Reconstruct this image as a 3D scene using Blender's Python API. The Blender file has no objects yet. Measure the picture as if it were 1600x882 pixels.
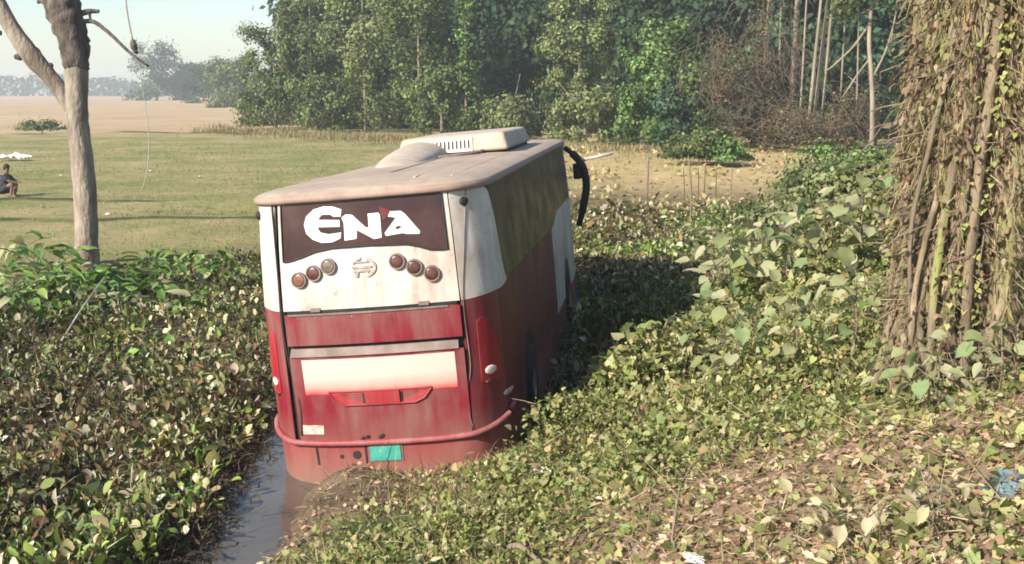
import bpy, bmesh, math, random
import numpy as np
from mathutils import Vector, Matrix

rng = np.random.default_rng(7)
random.seed(7)
SC = bpy.context.scene
COL = SC.collection
R = math.radians

# ------------------------------------------------------------------ camera, sky, sun, exposure
CAM_H = 3.95
cam_d = bpy.data.cameras.new('camera')
cam = bpy.data.objects.new('camera', cam_d)
COL.objects.link(cam)
cam.location = (0, 0, CAM_H)
cam.rotation_euler = (R(90 - 9.94), 0, 0)
cam_d.sensor_width = 36
cam_d.lens = 36 * 1700 / 1600
cam_d.clip_start = 0.05
cam_d.clip_end = 9000
SC.camera = cam

SUN_EL, SUN_AZ = 31.0, 46.0          # light travels forward-right, 46 degrees off the view axis
w = bpy.data.worlds.new('World')
SC.world = w
w.use_nodes = True
nt = w.node_tree
bg = nt.nodes['Background']
sky = nt.nodes.new('ShaderNodeTexSky')
sky.sky_type = 'NISHITA'
sky.sun_disc = False
sky.sun_elevation = R(SUN_EL)
sky.sun_rotation = R(180 + SUN_AZ)
sky.air_density = 1.0
sky.dust_density = 1.0
nt.links.new(sky.outputs[0], bg.inputs[0])
bg.inputs[1].default_value = 0.105

sun_d = bpy.data.lights.new('sun', 'SUN')
sun_d.energy = 5.0
sun_d.angle = R(0.6)
sun_d.color = (1.0, 0.92, 0.79)
sun = bpy.data.objects.new('sun', sun_d)
COL.objects.link(sun)
sun_dir = Vector((math.sin(R(SUN_AZ)) * math.cos(R(SUN_EL)), math.cos(R(SUN_AZ)) * math.cos(R(SUN_EL)), -math.sin(R(SUN_EL))))
sun.rotation_euler = sun_dir.to_track_quat('-Z', 'Y').to_euler()
sun.location = (-30, -30, 40)

SC.view_settings.view_transform = 'Standard'
SC.view_settings.look = 'None'
SC.view_settings.exposure = 0.92
SC.view_settings.gamma = 1
SC.view_settings.use_curve_mapping = False
SC.cycles.max_bounces = 7
SC.cycles.transparent_max_bounces = 8
SC.cycles.volume_bounces = 1
SC.cycles.filter_width = 1.8            # a soft phone lens

# ------------------------------------------------------------------ small tools
def vnoise(x, y, s=0):
    x = np.asarray(x, float); y = np.asarray(y, float)
    tab = np.random.default_rng(1000 + s).random((64, 64))
    xi = np.floor(x).astype(int); yi = np.floor(y).astype(int)
    fx = x - xi; fy = y - yi
    fx = fx * fx * (3 - 2 * fx); fy = fy * fy * (3 - 2 * fy)
    a = tab[xi % 64, yi % 64]; b = tab[(xi + 1) % 64, yi % 64]
    c = tab[xi % 64, (yi + 1) % 64]; d = tab[(xi + 1) % 64, (yi + 1) % 64]
    return (a * (1 - fx) + b * fx) * (1 - fy) + (c * (1 - fx) + d * fx) * fy - 0.5

def sstep(a, b, t):
    t = np.clip((t - a) / (b - a), 0, 1)
    return t * t * (3 - 2 * t)

def link(o, parent=None, label=None, cat=None, group=None, kind=None):
    COL.objects.link(o)
    if parent is not None: o.parent = parent
    if label: o['label'] = label
    if cat: o['category'] = cat
    if group: o['group'] = group
    if kind: o['kind'] = kind
    return o

def make_mesh(name, V, F, mat=None, smooth=True, col=None):
    """V (n,3) array; F list of tuples or (m,k) array; col (n,3) per-vertex colour of the thing itself"""
    me = bpy.data.meshes.new(name)
    V = np.asarray(V, np.float32)
    if isinstance(F, np.ndarray):
        m, k = F.shape
        me.vertices.add(len(V)); me.vertices.foreach_set('co', V.ravel())
        me.loops.add(m * k); me.loops.foreach_set('vertex_index', F.astype(np.int32).ravel())
        me.polygons.add(m)
        me.polygons.foreach_set('loop_start', np.arange(0, m * k, k, dtype=np.int32))
        me.update(calc_edges=True)
    else:
        me.from_pydata([tuple(map(float, v)) for v in V], [], [tuple(int(i) for i in f) for f in F])
    if smooth:
        me.polygons.foreach_set('use_smooth', np.ones(len(me.polygons), bool))
    if col is not None:
        a = me.color_attributes.new('Col', 'FLOAT_COLOR', 'POINT')
        c = np.ones((len(V), 4), np.float32); c[:, :3] = col
        a.data.foreach_set('color', c.ravel())
    if mat: me.materials.append(mat)
    me.update()
    return me

def obj(name, V, F, mat, parent=None, smooth=True, col=None, **kw):
    return link(bpy.data.objects.new(name, make_mesh(name, V, F, mat, smooth, col)), parent, **kw)

def obj_me(name, me, parent=None, **kw):
    return link(bpy.data.objects.new(name, me), parent, **kw)

def empty(name, loc=(0, 0, 0), **kw):
    o = bpy.data.objects.new(name, None)
    o.location = loc
    o.empty_display_size = 0.2
    return link(o, **kw)

def frames(yaw, pitch, roll):
    cy, sy, cp, sp = np.cos(yaw), np.sin(yaw), np.cos(pitch), np.sin(pitch)
    Y = np.stack([cp * sy, cp * cy, sp], -1)
    X = np.stack([cy, -sy, np.zeros_like(cy)], -1)
    Z = np.cross(X, Y)
    cr, sr = np.cos(roll)[:, None], np.sin(roll)[:, None]
    return np.stack([X * cr + Z * sr, Y, Z * cr - X * sr], -1)   # columns x,y,z

def scatter(tv, tf, T, M, S, C):
    """copies of a template (tv,tf) into one mesh's arrays"""
    n, k = len(T), len(tv)
    S = np.asarray(S)
    if S.ndim == 1: S = np.stack([S, S, S], -1)
    P = tv[None] * S[:, None, :]
    V = np.einsum('nij,nkj->nki', M, P) + T[:, None, :]
    F = tf[None] + (np.arange(n) * k)[:, None, None]
    return V.reshape(-1, 3), F.reshape(-1, tf.shape[1]), np.repeat(C, k, 0)

def join(parts):
    Vs, Fs, Cs, o = [], [], [], 0
    for V, F, C in parts:
        Vs.append(V); Fs.append(F + o); Cs.append(C); o += len(V)
    return np.concatenate(Vs), np.concatenate(Fs), np.concatenate(Cs)

def tube(P, rad, n=8, cap=True, rough=0.0, seed=0):
    P = np.asarray(P, float); m = len(P)
    rad = np.broadcast_to(np.asarray(rad, float), (m,))
    rr = np.random.default_rng(seed)
    V = []; F = []
    up = np.array([0.13, 0.95, 0.21])
    for i in range(m):
        t = P[min(i + 1, m - 1)] - P[max(i - 1, 0)]
        t = t / (np.linalg.norm(t) + 1e-9)
        a = np.cross(up, t)
        if np.linalg.norm(a) < 0.2: a = np.cross([1, 0, 0.1], t)
        a /= np.linalg.norm(a); b = np.cross(t, a)
        for j in range(n):
            th = 2 * math.pi * j / n
            r = rad[i] * (1 + rough * (rr.random() - 0.5) * 2)
            V.append(P[i] + (a * math.cos(th) + b * math.sin(th)) * r)
    for i in range(m - 1):
        for j in range(n):
            F.append((i * n + j, i * n + (j + 1) % n, (i + 1) * n + (j + 1) % n, (i + 1) * n + j))
    if cap:
        V.append(P[0]); V.append(P[-1]); c0 = len(V) - 2
        for j in range(n):
            F.append((c0, (j + 1) % n, j))
            F.append((c0 + 1, (m - 1) * n + j, (m - 1) * n + (j + 1) % n))
    return np.array(V), F

def curve_pts(P, n=12):
    """Catmull-Rom through control points"""
    P = [np.array(p, float) for p in P]
    P = [2 * P[0] - P[1]] + P + [2 * P[-1] - P[-2]]
    out = []
    for i in range(1, len(P) - 2):
        for k in range(n):
            t = k / n
            a, b, c, d = P[i - 1], P[i], P[i + 1], P[i + 2]
            out.append(0.5 * ((2 * b) + (c - a) * t + (2 * a - 5 * b + 4 * c - d) * t * t + (3 * b - a - 3 * c + d) * t ** 3))
    out.append(P[-2])
    return np.array(out)

def merge(lst):
    V = []; F = []
    for v, f in lst:
        o = len(V); V.extend([tuple(p) for p in v]); F.extend([tuple(i + o for i in q) for q in f])
    return V, F

def box(x0, x1, y0, y1, z0, z1, bev=0.0):
    bm = bmesh.new()
    bmesh.ops.create_cube(bm, size=1)
    for v in bm.verts:
        v.co = (x0 + (v.co.x + .5) * (x1 - x0), y0 + (v.co.y + .5) * (y1 - y0), z0 + (v.co.z + .5) * (z1 - z0))
    if bev:
        bmesh.ops.bevel(bm, geom=list(bm.edges), offset=bev, segments=3, affect='EDGES', profile=0.6)
    bm.verts.ensure_lookup_table()
    V = [tuple(v.co) for v in bm.verts]; F = [tuple(v.index for v in f.verts) for f in bm.faces]
    bm.free()
    return V, F

# ------------------------------------------------------------------ materials
def mat_base(name):
    m = bpy.data.materials.new(name); m.use_nodes = True
    n = m.node_tree.nodes; l = m.node_tree.links
    return m, n, l, n['Principled BSDF']

def mat_noise(name, c1, c2, scale=8, rough=0.7, bump=0.0, bscale=None, detail=5, spec=0.3, c3=None, s3=2.0, stretch=None, t3=(0.5, 0.62)):
    m, n, l, b = mat_base(name)
    tc = n.new('ShaderNodeTexCoord')
    src = tc.outputs['Object']
    if stretch:
        mp = n.new('ShaderNodeMapping'); mp.inputs['Scale'].default_value = stretch
        l.new(src, mp.inputs[0]); src = mp.outputs[0]
    nz = n.new('ShaderNodeTexNoise'); nz.inputs['Scale'].default_value = scale; nz.inputs['Detail'].default_value = detail
    l.new(src, nz.inputs['Vector'])
    rp = n.new('ShaderNodeValToRGB')
    rp.color_ramp.elements[0].position = 0.35; rp.color_ramp.elements[1].position = 0.68
    rp.color_ramp.elements[0].color = (*c1, 1); rp.color_ramp.elements[1].color = (*c2, 1)
    l.new(nz.outputs['Fac'], rp.inputs[0])
    out = rp.outputs[0]
    if c3:
        n3 = n.new('ShaderNodeTexNoise'); n3.inputs['Scale'].default_value = s3; n3.inputs['Detail'].default_value = 6
        l.new(src, n3.inputs['Vector'])
        r3 = n.new('ShaderNodeValToRGB'); r3.color_ramp.elements[0].position = t3[0]; r3.color_ramp.elements[1].position = t3[1]
        l.new(n3.outputs['Fac'], r3.inputs[0])
        mx = n.new('ShaderNodeMixRGB'); mx.inputs[2].default_value = (*c3, 1)
        l.new(r3.outputs[0], mx.inputs[0]); l.new(out, mx.inputs[1]); out = mx.outputs[0]
    l.new(out, b.inputs['Base Color'])
    b.inputs['Roughness'].default_value = rough
    b.inputs['Specular IOR Level'].default_value = spec
    if bump:
        bn = n.new('ShaderNodeTexNoise'); bn.inputs['Scale'].default_value = bscale or scale * 2; bn.inputs['Detail'].default_value = 8
        l.new(src, bn.inputs['Vector'])
        bp = n.new('ShaderNodeBump'); bp.inputs['Strength'].default_value = bump; bp.inputs['Distance'].default_value = 0.05
        l.new(bn.outputs['Fac'], bp.inputs['Height']); l.new(bp.outputs[0], b.inputs['Normal'])
    return m

def mat_leaf(name, trans=0.3, rough=0.5, spec=0.35):
    m, n, l, b = mat_base(name)
    at = n.new('ShaderNodeAttribute'); at.attribute_name = 'Col'
    l.new(at.outputs['Color'], b.inputs['Base Color'])
    b.inputs['Roughness'].default_value = rough
    b.inputs['Specular IOR Level'].default_value = spec
    tr = n.new('ShaderNodeBsdfTranslucent')
    hs = n.new('ShaderNodeHueSaturation'); hs.inputs['Saturation'].default_value = 1.2; hs.inputs['Value'].default_value = 1.3
    l.new(at.outputs['Color'], hs.inputs['Color']); l.new(hs.outputs[0], tr.inputs[0])
    mx = n.new('ShaderNodeMixShader'); mx.inputs[0].default_value = trans
    l.new(b.outputs[0], mx.inputs[1]); l.new(tr.outputs[0], mx.inputs[2])
    l.new(mx.outputs[0], n['Material Output'].inputs[0])
    return m

M = {}
M['leaf'] = mat_leaf('leaf', 0.3, 0.65, 0.12)
M['leaf_gloss'] = mat_leaf('leaf_glossy', 0.2, 0.45, 0.28)
M['straw'] = mat_leaf('straw', 0.1, 0.8, 0.1)
M['bark_pale'] = mat_noise('bark_pale', (0.19, 0.155, 0.125), (0.33, 0.28, 0.225), 6, 0.9, 0.9, 16, c3=(0.14, 0.11, 0.085), s3=2.2, stretch=(1, 1, .35))
M['bark_dark'] = mat_noise('bark_dark', (0.05, 0.042, 0.036), (0.16, 0.13, 0.108), 7, 0.9, 0.9, 18, stretch=(1, 1, .4))
M['bark_grove'] = mat_noise('bark_grove', (0.13, 0.11, 0.085), (0.26, 0.22, 0.17), 3, 0.9, 0.5, 9, stretch=(1, 1, .3))
M['pole'] = mat_noise('pole_bark', (0.16, 0.135, 0.10), (0.30, 0.26, 0.20), 2.5, 0.85, 0.3, 9, stretch=(1, 1, .25))
M['fig'] = mat_noise('fig_bark', (0.10, 0.075, 0.05), (0.31, 0.24, 0.16), 7, 0.9, 1.0, 22, c3=(0.19, 0.20, 0.07), s3=2.2, stretch=(1, 1, .3))
M['fig_pale'] = mat_noise('fig_root_bark', (0.13, 0.10, 0.07), (0.28, 0.225, 0.155), 6, 0.9, 0.8, 18, c3=(0.22, 0.24, 0.08), s3=2.5, stretch=(1, 1, .25))
M['fig_moss'] = mat_noise('fig_moss', (0.11, 0.105, 0.045), (0.23, 0.21, 0.10), 9, 0.95, 0.9, 25, c3=(0.30, 0.24, 0.15), s3=3)
M['stick'] = mat_noise('stick', (0.13, 0.10, 0.065), (0.25, 0.20, 0.14), 10, 0.9, 0.4, 30)
M['twig'] = mat_noise('dry_twigs', (0.06, 0.046, 0.032), (0.15, 0.115, 0.08), 4, 0.95)
M['stick_pale'] = mat_noise('stick_pale', (0.34, 0.31, 0.27), (0.5, 0.47, 0.42), 10, 0.8, 0.3, 30)
M['rope'] = mat_noise('rope', (0.28, 0.26, 0.24), (0.42, 0.4, 0.37), 30, 0.9)
M['plastic_white'] = mat_noise('plastic_white', (0.62, 0.6, 0.56), (0.78, 0.77, 0.74), 9, 0.45, 0.3, 20)
M['plastic_blue'] = mat_noise('plastic_blue', (0.12, 0.17, 0.18), (0.30, 0.42, 0.44), 9, 0.35, 0.4, 16, c3=(.05, .06, .06), s3=9, t3=(.42, .6))

def H(x, y):
    x = np.asarray(x, float); y = np.asarray(y, float)
    d = dist(x, y)
    dn = d + 0.7 * vnoise(x * .55, y * .55, 3) * sstep(-13, -8, d) * (1 - sstep(1, 3, d))
    h = np.interp(dn, [-14, -12.2, -10.8, -1.1, 0.2, 1.2, 6.5, 40, 60], [.35, .35, -.3, -.35, .06, .42, 2.4, 2.45, 2.4])
    fade = sstep(36, 52, y)
    ditch = np.where(d < 0.6, 0.35, h)
    h = h * (1 - fade) + ditch * fade
    h += 0.10 * np.exp(-(((x + 0.5) / 1.0) ** 2 + ((y - 10.35) / 0.7) ** 2))
    h += 0.25 * np.exp(-(((x + 1.75) / 0.75) ** 2 + ((y - 10.6) / 0.95) ** 2))
    h += 0.26 * np.exp(-(((x + 1.55) / 0.62) ** 2 + ((y - 9.1) / 1.6) ** 2))
    near = np.exp(-((y - 10) / 25) ** 2) * np.exp(-(x / 25) ** 2)
    h += near * (0.16 * vnoise(x * 1.1, y * 1.1, 1) + 0.07 * vnoise(x * 3.7, y * 3.7, 2) + 0.03 * vnoise(x * 9, y * 9, 4))
    fld = sstep(-12.5, -14.5, d) if False else (1 - sstep(-14.5, -12.5, d))
    h += fld * 0.10 * vnoise(x * .25, y * .25, 5)
    # floating root mat under the hyacinth: a hand's breadth above the water, torn away round the bus's rear left corner
    lx, ly = (x + 1.2008) * .992 - (y - 10.4752) * .1266, (x + 1.2008) * .1266 + (y - 10.4752) * .992
    open_w = np.maximum((1 - sstep(0, .25, -(x + 3.0 + .05 * (y - 8.4) + .2 * vnoise(x * 1.7, y * 1.7, 21)))) * (1 - sstep(12.6, 13.4, y)), (1 - sstep(1.2, 1.5, np.abs(lx))) * sstep(-.6, -.2, ly) * (1 - sstep(10.6, 11, ly)))
    mat_z = (.05 + .10 * (vnoise(x * 1.3, y * 1.3, 11) + .5)) * sstep(-12.3, -11.3, d) * (1 - sstep(.0, .8, d)) * (1 - fade)
    h = np.where(d < .6, np.maximum(h, np.where(mat_z > .01, mat_z, -9) * (1 - open_w) - .4 * open_w), h)
    left = 1 - sstep(-8, 2, x)
    for yc, amp, wd in ((30.6, .16, .35), (35.2, .2, .45), (91, .55, 1.1), (140, .4, 1.2), (215, .5, 1.6), (330, .6, 2.4)):
        yy = y + 0.05 * x + 1.2 * vnoise(x * .12, yc, 8)
        h += left * fld * amp * np.exp(-((yy - yc) / wd) ** 2) * (0.65 + vnoise(x * .4, yc, 9))
    return h

def dist(x, y):
    """signed distance from the foot of the road bank: positive up the bank, negative out over the ditch"""
    return (np.asarray(x) + 1.9) * 0.883 - (np.asarray(y) - 8.5) * 0.469

# ------------------------------------------------------------------ ground
def mat_ground():
    m, n, l, b = mat_base('ground')
    geo = n.new('ShaderNodeNewGeometry')
    sep = n.new('ShaderNodeSeparateXYZ'); l.new(geo.outputs['Position'], sep.inputs[0])
    def math_(op, a, bb, c=None):
        k = n.new('ShaderNodeMath'); k.operation = op
        for i, v in enumerate((a, bb, c)):
            if v is None: continue
            if isinstance(v, (int, float)): k.inputs[i].default_value = v
            else: l.new(v, k.inputs[i])
        return k.outputs[0]
    def noise(s, det=6, rough=.6):
        k = n.new('ShaderNodeTexNoise'); k.inputs['Scale'].default_value = s; k.inputs['Detail'].default_value = det; k.inputs['Roughness'].default_value = rough
        l.new(geo.outputs['Position'], k.inputs['Vector']); return k.outputs['Fac']
    def ramp(f, p0, c0, p1, c1):
        k = n.new('ShaderNodeValToRGB')
        k.color_ramp.elements[0].position = p0; k.color_ramp.elements[0].color = (*c0, 1)
        k.color_ramp.elements[1].position = p1; k.color_ramp.elements[1].color = (*c1, 1)
        l.new(f, k.inputs[0]); return k.outputs[0]
    def mix(f, a, c):
        k = n.new('ShaderNodeMixRGB'); l.new(f, k.inputs[0]); l.new(a, k.inputs[1]); l.new(c, k.inputs[2]); return k.outputs[0]
    def mr(v, a, c):
        k = n.new('ShaderNodeMapRange'); k.inputs[1].default_value = a; k.inputs[2].default_value = c
        l.new(v, k.inputs[0]); return k.outputs[0]
    X, Y = sep.outputs[0], sep.outputs[1]
    d = math_('SUBTRACT', math_('MULTIPLY', math_('ADD', X, 1.9), 0.883), math_('MULTIPLY', math_('SUBTRACT', Y, 8.5), 0.469))
    dn = math_('ADD', d, math_('MULTIPLY', math_('SUBTRACT', noise(.6), .5), 2.0))
    soil = ramp(noise(5), .3, (0.20, 0.135, 0.085), .7, (0.40, 0.28, 0.185))
    mud = ramp(noise(2.2), .3, (0.07, 0.052, 0.034), .7, (0.19, 0.14, 0.095))
    grass = mix(ramp(noise(.22, 8, .75), .42, (0, 0, 0), .62, (1, 1, 1)), ramp(noise(3), .3, (0.125, 0.145, 0.045), .7, (0.235, 0.23, 0.09)), ramp(noise(4), .3, (0.29, 0.235, 0.115), .7, (0.38, 0.30, 0.165)))
    dry = ramp(noise(.09), .3, (0.34, 0.245, 0.145), .7, (0.46, 0.335, 0.21))
    yw = math_('ADD', math_('ADD', Y, math_('MULTIPLY', X, 0.05)), math_('MULTIPLY', math_('SUBTRACT', noise(.08), .5), 10))
    field = mix(mr(yw, 86, 93), grass, dry)
    # overgrown far bund, and dark green bands along the two near ones
    yb = math_('ADD', math_('ADD', Y, math_('MULTIPLY', X, 0.05)), math_('MULTIPLY', math_('SUBTRACT', noise(.12, 2), .5), 3))
    weed = ramp(noise(1.5), .3, (0.035, 0.045, 0.015), .7, (0.09, 0.095, 0.035))
    for yc, wd in ((30.6, .5), (35.2, .45), (90.5, 1.6)):
        band = mr(math_('ABSOLUTE', math_('SUBTRACT', yb, yc), 0), wd, wd * .3)
        band = math_('MULTIPLY', band, math_('MULTIPLY', mr(X, -1, -5), mr(noise(.35, 3), .32, .46)))
        field = mix(band, field, weed)
    # cleared brown patch on the right, before the grove
    brn = ramp(noise(1.2), .3, (0.34, 0.25, 0.12), .7, (0.50, 0.38, 0.21))
    r1 = math_('MULTIPLY', mr(X, 1, 4), math_('MULTIPLY', mr(yw, 36, 44), mr(yw, 110, 80)))
    field = mix(r1, field, brn)
    c1 = mix(mr(dn, -11.2, -12.6), mud, field)
    far = mr(Y, 36, 48)
    c1 = mix(far, c1, field)
    shade_humus = ramp(noise(4), .3, (0.045, 0.036, 0.022), .7, (0.12, 0.09, 0.055))      # leaf mould darkened to paint shade between the creepers, dry soil on the bare shoulder
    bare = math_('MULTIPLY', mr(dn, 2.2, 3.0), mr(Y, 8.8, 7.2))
    c2 = mix(mr(dn, 0.6, 1.6), c1, mix(bare, shade_humus, soil))
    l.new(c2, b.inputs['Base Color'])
    b.inputs['Roughness'].default_value = 0.95
    b.inputs['Specular IOR Level'].default_value = 0.15
    bp = n.new('ShaderNodeBump'); bp.inputs['Strength'].default_value = 0.9; bp.inputs['Distance'].default_value = 0.08
    l.new(noise(7, 10, .7), bp.inputs['Height']); l.new(bp.outputs[0], b.inputs['Normal'])
    return m

def build_ground():
    n = 340
    u = np.linspace(-1, 1, n)
    a = 7.6
    ax = 1300 * np.sinh(a * u) / np.sinh(a)
    gx, gy = np.meshgrid(ax + 0.5, ax + 11.0, indexing='ij')
    V = np.stack([gx, gy, H(gx, gy)], -1).reshape(-1, 3)
    i, j = np.meshgrid(np.arange(n - 1), np.arange(n - 1), indexing='ij')
    k = (i * n + j).ravel()
    F = np.stack([k, k + n, k + n + 1, k + 1], -1)
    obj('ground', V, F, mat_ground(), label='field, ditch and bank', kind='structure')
build_ground()

def build_water():
    m, n, l, b = mat_base('ditch_water')
    tc = n.new('ShaderNodeNewGeometry')
    nz = n.new('ShaderNodeTexNoise'); nz.inputs['Scale'].default_value = 1.7; nz.inputs['Detail'].default_value = 5
    l.new(tc.outputs['Position'], nz.inputs['Vector'])
    rp = n.new('ShaderNodeValToRGB')
    rp.color_ramp.elements[0].color = (0.055, 0.05, 0.04, 1); rp.color_ramp.elements[1].color = (0.13, 0.11, 0.085, 1)
    l.new(nz.outputs['Fac'], rp.inputs[0]); l.new(rp.outputs[0], b.inputs['Base Color'])
    b.inputs['Roughness'].default_value = 0.08
    b.inputs['Specular IOR Level'].default_value = 0.6
    n2 = n.new('ShaderNodeTexNoise'); n2.inputs['Scale'].default_value = 9; n2.inputs['Detail'].default_value = 4
    l.new(tc.outputs['Position'], n2.inputs['Vector'])
    bp = n.new('ShaderNodeBump'); bp.inputs['Strength'].default_value = 0.12; bp.inputs['Distance'].default_value = 0.03
    l.new(n2.outputs['Fac'], bp.inputs['Height']); l.new(bp.outputs[0], b.inputs['Normal'])
    # a strip along the ditch, following its direction
    P = []
    for s in (-14, 50):
        for d in (-12.6, 1.2):
            P.append((-1.9 + .469 * s + .883 * d, 8.5 + .883 * s - .469 * d, 0.0))
    obj('ditch_water', np.array(P), [(0, 1, 3, 2)], m, smooth=False, label='ditch water', kind='structure')
build_water()
# ------------------------------------------------------------------ the bus
def mat_paint(name, c, dust=(0.42, 0.33, 0.25), amount=0.45, rough=0.35, low=None):
    """old paint with a film of road dust, streaks down the panels and (low) dried mud towards the waterline"""
    m, n, l, b = mat_base(name)
    tc = n.new('ShaderNodeTexCoord')
    mp = n.new('ShaderNodeMapping'); mp.inputs['Scale'].default_value = (5, 5, 0.7); l.new(tc.outputs['Object'], mp.inputs[0])
    n1 = n.new('ShaderNodeTexNoise'); n1.inputs['Scale'].default_value = 1.6; n1.inputs['Detail'].default_value = 7; n1.inputs['Roughness'].default_value = .65
    l.new(mp.outputs[0], n1.inputs['Vector'])
    n2 = n.new('ShaderNodeTexNoise'); n2.inputs['Scale'].default_value = 1.3; n2.inputs['Detail'].default_value = 5
    l.new(tc.outputs['Object'], n2.inputs['Vector'])
    ad = n.new('ShaderNodeMath'); ad.operation = 'ADD'; l.new(n1.outputs['Fac'], ad.inputs[0]); l.new(n2.outputs['Fac'], ad.inputs[1])
    mr = n.new('ShaderNodeMapRange'); mr.inputs[1].default_value = .82; mr.inputs[2].default_value = 1.22; mr.inputs[4].default_value = amount
    l.new(ad.outputs[0], mr.inputs[0])
    mx = n.new('ShaderNodeMixRGB'); mx.inputs[1].default_value = (*c, 1); mx.inputs[2].default_value = (*dust, 1)
    l.new(mr.outputs[0], mx.inputs[0])
    out = mx.outputs[0]
    if low:
        sp = n.new('ShaderNodeSeparateXYZ'); l.new(tc.outputs['Object'], sp.inputs[0])
        a2 = n.new('ShaderNodeMath'); a2.operation = 'MULTIPLY_ADD'; a2.inputs[1].default_value = .5
        l.new(n1.outputs['Fac'], a2.inputs[0]); l.new(sp.outputs[2], a2.inputs[2])
        m2 = n.new('ShaderNodeMapRange'); m2.inputs[1].default_value = low[1]; m2.inputs[2].default_value = low[0]; m2.inputs[4].default_value = .75
        l.new(a2.outputs[0], m2.inputs[0])
        mx2 = n.new('ShaderNodeMixRGB'); mx2.inputs[2].default_value = (0.2, 0.12, 0.085, 1)
        l.new(m2.outputs[0], mx2.inputs[0]); l.new(out, mx2.inputs[1]); out = mx2.outputs[0]
    n4 = n.new('ShaderNodeTexNoise'); n4.inputs['Scale'].default_value = 11; n4.inputs['Detail'].default_value = 9; n4.inputs['Roughness'].default_value = .75
    l.new(tc.outputs['Object'], n4.inputs['Vector'])
    m4 = n.new('ShaderNodeMapRange'); m4.inputs[1].default_value = .56; m4.inputs[2].default_value = .66; m4.inputs[4].default_value = .6
    l.new(n4.outputs['Fac'], m4.inputs[0])
    mx4 = n.new('ShaderNodeMixRGB'); mx4.inputs[2].default_value = (*[k * .55 for k in dust], 1)
    l.new(m4.outputs[0], mx4.inputs[0]); l.new(out, mx4.inputs[1]); out = mx4.outputs[0]
    l.new(out, b.inputs['Base Color'])
    rr = n.new('ShaderNodeMapRange'); rr.inputs[1].default_value = .75; rr.inputs[2].default_value = 1.35; rr.inputs[3].default_value = rough; rr.inputs[4].default_value = .8
    l.new(ad.outputs[0], rr.inputs[0]); l.new(rr.outputs[0], b.inputs['Roughness'])
    b.inputs['Specular IOR Level'].default_value = 0.35
    # sheet metal is never quite flat
    n3 = n.new('ShaderNodeTexNoise'); n3.inputs['Scale'].default_value = 3.2; n3.inputs['Detail'].default_value = 3; l.new(tc.outputs['Object'], n3.inputs['Vector'])
    bp = n.new('ShaderNodeBump'); bp.inputs['Strength'].default_value = .22; bp.inputs['Distance'].default_value = .035
    l.new(n3.outputs['Fac'], bp.inputs['Height']); l.new(bp.outputs[0], b.inputs['Normal'])
    return m

def mat_glass(name, c, rough=0.06, dust=0.25, film=(.3, .25, .2), spec=.5):
    m, n, l, b = mat_base(name)
    tc = n.new('ShaderNodeTexCoord')
    n2 = n.new('ShaderNodeTexNoise'); n2.inputs['Scale'].default_value = 2.4; n2.inputs['Detail'].default_value = 7
    l.new(tc.outputs['Object'], n2.inputs['Vector'])
    mr = n.new('ShaderNodeMapRange'); mr.inputs[1].default_value = .35; mr.inputs[2].default_value = .75; mr.inputs[4].default_value = dust
    l.new(n2.outputs['Fac'], mr.inputs[0])
    mx = n.new('ShaderNodeMixRGB'); mx.inputs[1].default_value = (*c, 1); mx.inputs[2].default_value = (*film, 1)
    l.new(mr.outputs[0], mx.inputs[0]); l.new(mx.outputs[0], b.inputs['Base Color'])
    r2 = n.new('ShaderNodeMapRange'); r2.inputs[1].default_value = .35; r2.inputs[2].default_value = .8; r2.inputs[3].default_value = rough; r2.inputs[4].default_value = rough + .3
    l.new(n2.outputs['Fac'], r2.inputs[0]); l.new(r2.outputs[0], b.inputs['Roughness'])
    b.inputs['Specular IOR Level'].default_value = spec
    return m

M['red'] = mat_paint('bus_red', (0.175, 0.012, 0.023), (0.19, 0.085, 0.075), .9, .35, low=(.15, .75))
M['red_bright'] = mat_paint('bus_red_bright', (0.29, 0.012, 0.022), (0.26, 0.10, 0.085), .45, .3)
M['maroon'] = mat_paint('bus_maroon', (0.12, 0.010, 0.014), (0.13, 0.05, 0.045), .5, .45, low=(.2, .6))
M['white'] = mat_paint('bus_white', (0.57, 0.535, 0.50), (0.34, 0.265, 0.215), .85, .45)
M['rib'] = mat_paint('bus_rib', (0.24, 0.04, 0.048), (0.30, 0.15, 0.135), .8, .5)
M['skirt'] = mat_paint('bus_skirt', (0.22, 0.02, 0.028), (0.24, 0.11, 0.09), .8, .5, low=(.05, .45))
M['roof'] = mat_paint('bus_roof', (0.29, 0.225, 0.18), (0.40, 0.315, 0.245), .9, .7)
M['roof_rim'] = mat_paint('bus_roof_rim', (0.24, 0.16, 0.135), (0.33, 0.25, 0.20), .9, .6)
M['ac'] = mat_paint('ac_cover', (0.43, 0.37, 0.31), (0.36, 0.285, 0.22), .9, .6)
M['ac_light'] = mat_paint('ac_panel', (0.66, 0.61, 0.55), (0.52, 0.43, 0.35), .5, .5)
M['black'] = mat_noise('bus_black', (0.012, 0.011, 0.011), (0.03, 0.027, 0.025), 6, 0.6)
M['trim'] = mat_noise('bus_trim', (0.14, 0.10, 0.09), (0.25, 0.19, 0.17), 5, 0.7)
M['glass_rear'] = mat_glass('rear_glass', (0.030, 0.014, 0.014), 0.14, 0.5, (.11, .055, .05), .3)
M['glass_side'] = mat_glass('side_glass', (0.018, 0.013, 0.011), 0.30, 0.6, (.10, .07, .055), .16)
M['letter'] = mat_noise('letter_white', (0.80, 0.79, 0.77), (0.88, 0.87, 0.86), 6, 0.5)
M['letter_blue'] = mat_noise('letter_pale_blue', (0.55, 0.66, 0.68), (0.68, 0.77, 0.79), 6, 0.5)
M['reflection_red'] = mat_noise('reflection_red', (0.09, 0.010, 0.014), (0.15, 0.02, 0.025), 9, 0.5)
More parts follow.
